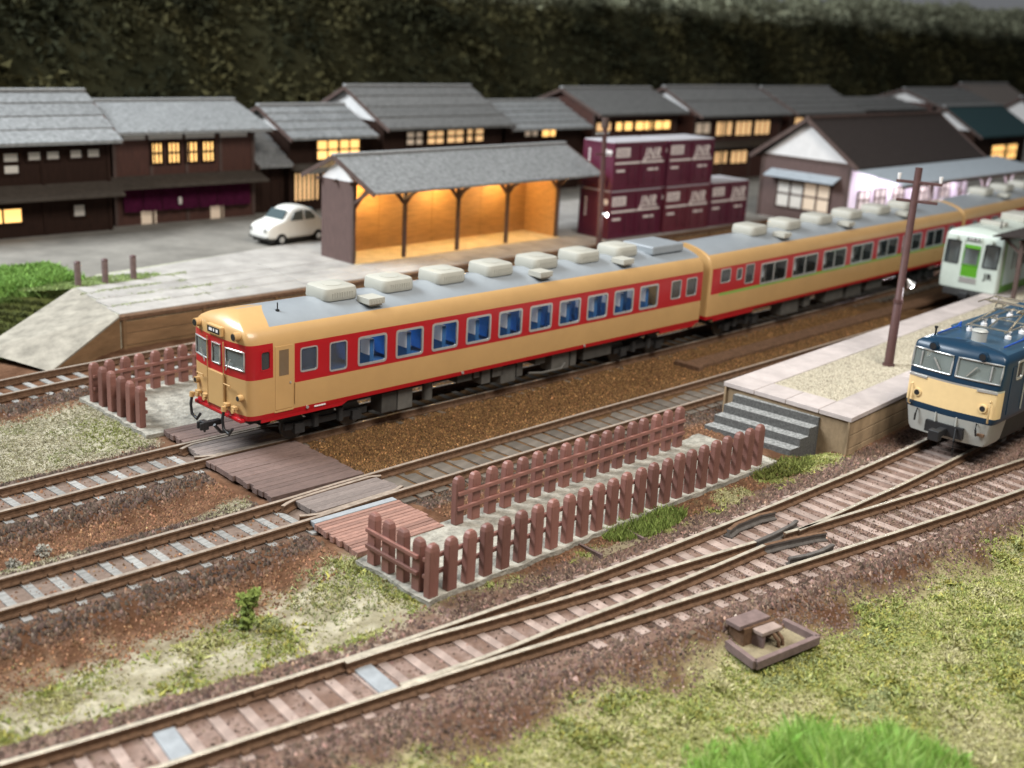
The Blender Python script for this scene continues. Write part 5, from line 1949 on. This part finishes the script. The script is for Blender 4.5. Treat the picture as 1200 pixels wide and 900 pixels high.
loft(xs, qs, lz, lw, lfx, lambda z: float(np.interp(z, [3.2, 3.30, 3.38, 3.44, 3.48, 3.50], [0, .02, .07, .16, .3, .45])), 17.5, lpaint, lhole,
     ['loco_blue', 'cream_pale', 'skirt_grey', 'loco_roof', 'silver', 'under_dark'], 'body', lo_)
for s in (-1, 1):
    front_window(lo_, s * .055, s * .955, 2.54, 3.12, lfx, lw, 'glass_cab', 'silver', .03, n=10)
    a, b = .74, .76
    MB().bar((lfx(.75, 2.7) - .02, s * .75 * lw(2.7), 2.6), (lfx(.75, 3.) - .02, s * .75 * lw(3.), 3.05), .04, .04).build('window_pillar', 'silver', lo_)
    side_window(lo_, 1.2, 1.7, 2.54, 3.12, 1.47, s, 'glass_dark')
    MB().bar((lfx(.35, 2.6) - .04, s * .42, 2.62), (lfx(.4, 2.9) - .04, s * .68, 2.95), .03, .035).build('wiper', 'silver', lo_)
    h = MB().tube([(.12, s * .78, 3.28), (.5, s * .78, 3.28)], .13, 14).build('headlight', 'loco_blue', lo_, smooth=40)
    MB().tube([(.105, s * .78, 3.28), (.14, s * .78, 3.28)], .10, 14).build('lens', 'black', h, smooth=40)
    h = MB().tube([(.06, s * 1.05, 1.74), (.3, s * 1.05, 1.74)], .13, 14).build('tail_light', 'cream_pale', lo_, smooth=40)
    MB().tube([(.045, s * 1.05, 1.74), (.08, s * 1.05, 1.74)], .085, 14).build('lens', 'black', h, smooth=40)
    MB().tube([(.12, s * 1.25, 1.32), (.04, s * 1.27, 1.36), (.04, s * 1.27, 1.95), (.14, s * 1.25, 2.0)], .028, 6).build('handrail', 'cream_pale', lo_, smooth=60)
    MB().tube([(.08, s * .95, 1.24), (.02, s * .97, 1.05), (.06, s * .99, .85)], .03, 6).build('air_hose', 'black', lo_, smooth=60)
    MB().bar((lfx(.55, 2.3) - .02, s * .80, 2.27), (lfx(.95, 2.3) - .01, s * 1.40, 2.27), .03, .07).build('trim_strip', 'silver', lo_)
    MB().box(.85, 1.15, s * 1.475 - .012, s * 1.475 + .012, 1.5, 3.0).build('cab_door_edge', 'loco_blue', lo_)
    MB().tube([(1.9, s * 1.5, 1.5), (1.9, s * 1.5, 2.6)], .02, 6).build('handrail', 'silver', lo_)
    for x in (3.2, 5.2, 7.2, 9.2):
        lv = MB()
        for k in range(6):
            lv.box(x, x + 1.5, s * 1.475 - .015, s * 1.475 + .015, 1.7 + k * .2, 1.8 + k * .2)
        lv.build('louvre', 'loco_blue', lo_)
    MB().box(2.6, 16, s * 1.15 - .22, s * 1.15 + .22, 3.40, 3.47).build('roof_walkway', 'loco_roof', lo_, bevel=.015)
    for x in (2.8, 5.5, 8.5):
        MB().box(x, x + .08, s * 1.2 - .18, s * 1.2 + .18, 3.33, 3.41).build('walkway_bracket', 'loco_bright', lo_)
    MB().tube([(1.0, s * 1.05, 3.51), (2.4, s * 1.05, 3.53), (2.6, s * 1.05, 3.63), (2.6, s * 1.05, 3.47)], .03, 6).build('roof_pipe', 'loco_bright', lo_, smooth=60)
MB().box(.55, .6, -1.36, 1.36, 1.4, 2.3).build('driver_desk', 'cab_inner', lo_)
MB().box(1.95, 2.0, -1.4, 1.4, 1.4, 3.4).build('cab_bulkhead', 'cab_inner', lo_)
MB().box(.95, 1.4, -.75, -.35, 1.9, 2.75).build('driver_seat', 'cab_inner', lo_)
MB().box(.8, 17, -1.3, 1.3, 1.35, 1.4).build('cab_floor', 'cab_inner', lo_)
st_ = MB().tube([(1.2, -.15, 3.40), (1.2, -.15, 3.80)], .23, 18).build('whistle_drum', 'skirt_grey', lo_, smooth=40)
MB().tube([(1.2, -.15, 3.80), (1.2, -.15, 3.85)], [.25, .2], 18).build('drum_cap', 'skirt_grey', st_, smooth=40)
MB().tube([(1.0, 1.15, 3.35), (1.0, 1.15, 3.65)], .03, 6).build('antenna', 'black', lo_)
MB().tube([(1.0, 1.15, 3.65), (1.0, 1.15, 3.71)], .06, 8).build('antenna_cap', 'black', lo_)
MB().tube([(.75, -1.1, 3.40), (1.0, -.4, 3.47), (1.0, .4, 3.47), (.75, 1.1, 3.40)], .022, 6).build('roof_handrail', 'loco_bright', lo_, smooth=60)
# pantograph, folded low
for s in (-1, 1):
    for x0_, x1_ in ((2.2, 4.25), (5.6, 3.4)):
        MB().tube([(x0_, s * .62, 3.71), (x1_, s * .36, 4.11)], .035, 6).build('pantograph_arm', 'chrome', lo_)
        MB().tube([(x1_, s * .36, 4.11), (x0_ + (1.3 if x0_ < 4 else -1.3), s * .62, 4.29)], .028, 6).build('pantograph_arm', 'chrome', lo_)
    MB().tube([(2.0, s * .62, 3.71), (5.8, s * .62, 3.71)], .04, 6).build('pantograph_base', 'chrome', lo_)
    for x in (2.3, 3.4, 4.25, 5.5):
        MB().tube([(x, s * .62, 3.47), (x, s * .62, 3.57), (x, s * .62, 3.59), (x, s * .62, 3.71)], [.10, .10, .05, .09], 10).build('insulator', 'insulator', lo_, smooth=40)
for x in (2.2, 3.75, 5.6):
    MB().tube([(x, -.62, 3.71), (x, .62, 3.71)], .035, 6).build('pantograph_base', 'chrome', lo_)
for x in (3.45, 3.62, 4.2, 4.36):
    MB().tube([(x, -.95, 4.21), (x, -.75, 4.32), (x, .75, 4.32), (x, .95, 4.21)], .025, 6).build('pantograph_head', 'chrome', lo_, smooth=60)
MB().tube([(2.0, -.1, 3.80), (3.3, .1, 3.85), (4.45, -.1, 3.80)], .03, 6).build('roof_cable', 'chrome', lo_)
MB().box(6.6, 12.5, -.8, .8, 3.45, 3.85).build('roof_hatch', 'loco_roof', lo_, bevel=.05)
# front beam, coupler
MB().box(-.02, .3, -.6, .6, .62, .98).build('coupler_recess', 'black', lo_)
cp = MB().box(-.55, .1, -.11, .11, .66, .88)
cp.box(-.75, -.5, -.2, .16, .6, .94)
cp.build('coupler', 'black', lo_, bevel=.03)
MB().tube([(-.05, -.4, .95), (-.2, -.45, .6), (-.3, -.5, .35), (-.25, -.5, .15)], .035, 6).build('brake_hose', 'black', lo_, smooth=60)
MB().box(.1, .2, -1.2, -1.0, .85, .93).build('number_plate', 'rail_side', lo_)
for s in (-.33, .33):
    MB().box(.02, .12, s - .02, s + .02, .62, 1.28).build('skirt_seam', 'skirt_grey', lo_)
bogie(lo_, 3.2, 2.4)
bogie(lo_, 9., 2.4)
MB().box(1.0, 17, -1.0, 1.0, .6, 1.3).build('underframe', 'under_dark', lo_)

# ------------------------------------------------------------------ small white car
ct_ = thing('white_car', 'small rounded white car parked on the grey street', 'car', (16.95, 21.75, .88), R(6))
sta = [(-1.92, .42, .66, .60), (-1.86, .32, .90, .72), (-1.62, .28, 1.04, .81), (-1.25, .27, 1.13, .85), (-.90, .27, 1.20, .86), (-.52, .27, 1.72, .86), (-.1, .27, 1.86, .86),
       (.5, .27, 1.85, .86), (1.0, .28, 1.68, .85), (1.42, .30, 1.36, .80), (1.72, .36, 1.02, .72), (1.86, .45, .72, .6)]


def car_sec(z0, z1, w):
    belt = min(z1, 1.12)
    p = [(-w * .86, z0), (-w, z0 + .1), (-w, z0 + .5 * (belt - z0)), (-w * .965, belt - .04)]
    if z1 > 1.25:
        p += [(-w * .90, belt + (z1 - belt) * .35), (-w * .80, z1 - .16), (-w * .66, z1 - .05)]
    else:
        p += [(-w * .92, z1 - .03), (-w * .86, z1 - .01), (-w * .7, z1)]
    p += [(-w * .3, z1)]
    return p + [(-a, b) for a, b in p[::-1]]


V, n = [], 16
for x, z0, z1, w in sta:
    V += [(x, a, b) for a, b in car_sec(z0, z1, w)]
F = [(i * n + k, i * n + (k + 1) % n, (i + 1) * n + (k + 1) % n, (i + 1) * n + k) for i in range(len(sta) - 1) for k in range(n)]
F += [tuple(range(n))[::-1], tuple((len(sta) - 1) * n + k for k in range(n))]
o = MB().add(V, F).build('body', 'car_white', ct_, smooth=60)
sd = o.modifiers.new('round', 'SUBSURF')
sd.levels = sd.render_levels = 2
for s in (-1, 1):
    for poly in ([(-.58, .825, 1.18), (-.32, .785, 1.58), (.22, .765, 1.66), (.22, .825, 1.18)], [(.36, .825, 1.18), (.36, .765, 1.65), (.74, .76, 1.57), (1.0, .785, 1.34), (.98, .82, 1.18)]):
        MB().prism([(a, s * b, c) for a, b, c in poly], (0, s * .03, 0)).build('side_window', 'car_glass', ct_, bevel=.01)
    for x in (-1.15, 1.2):
        w = MB().tube([(x, s * .70, .30), (x, s * .88, .30)], .30, 20).build('wheel', 'tyre', ct_, smooth=40)
        MB().tube([(x, s * .86, .30), (x, s * .90, .30)], [.17, .14], 14).build('hub_cap', 'silver', w, smooth=40)
    MB().tube([(-1.95, s * .52, .76), (-1.75, s * .52, .78)], .10, 12).build('headlight', 'glass_dark', ct_, smooth=40)
    MB().tube([(1.80, s * .55, .72), (1.92, s * .55, .70)], .07, 10).build('tail_light', 'red', ct_, smooth=40)
MB().prism([(-.93, -.66, 1.22), (-.93, .66, 1.22), (-.58, .57, 1.64), (-.58, -.57, 1.64)], (-.03, 0, .03)).build('windscreen', 'car_glass', ct_, bevel=.01)
MB().prism([(1.06, -.5, 1.62), (1.06, .5, 1.62), (1.36, .52, 1.40), (1.36, -.52, 1.40)], (.04, 0, .04)).build('rear_window', 'car_glass', ct_, bevel=.01)
for x, w in ((-2.0, .72), (1.96, .66)):
    MB().tube([(x + (.15 if x < 0 else -.15), -w, .4), (x, -w * .8, .4), (x, w * .8, .4), (x + (.15 if x < 0 else -.15), w, .4)], .05, 8).build('bumper', 'under_grey', ct_, smooth=50)
MB().box(-1.7, 1.6, -.7, .7, .16, .34).build('floor_pan', 'under_dark', ct_)
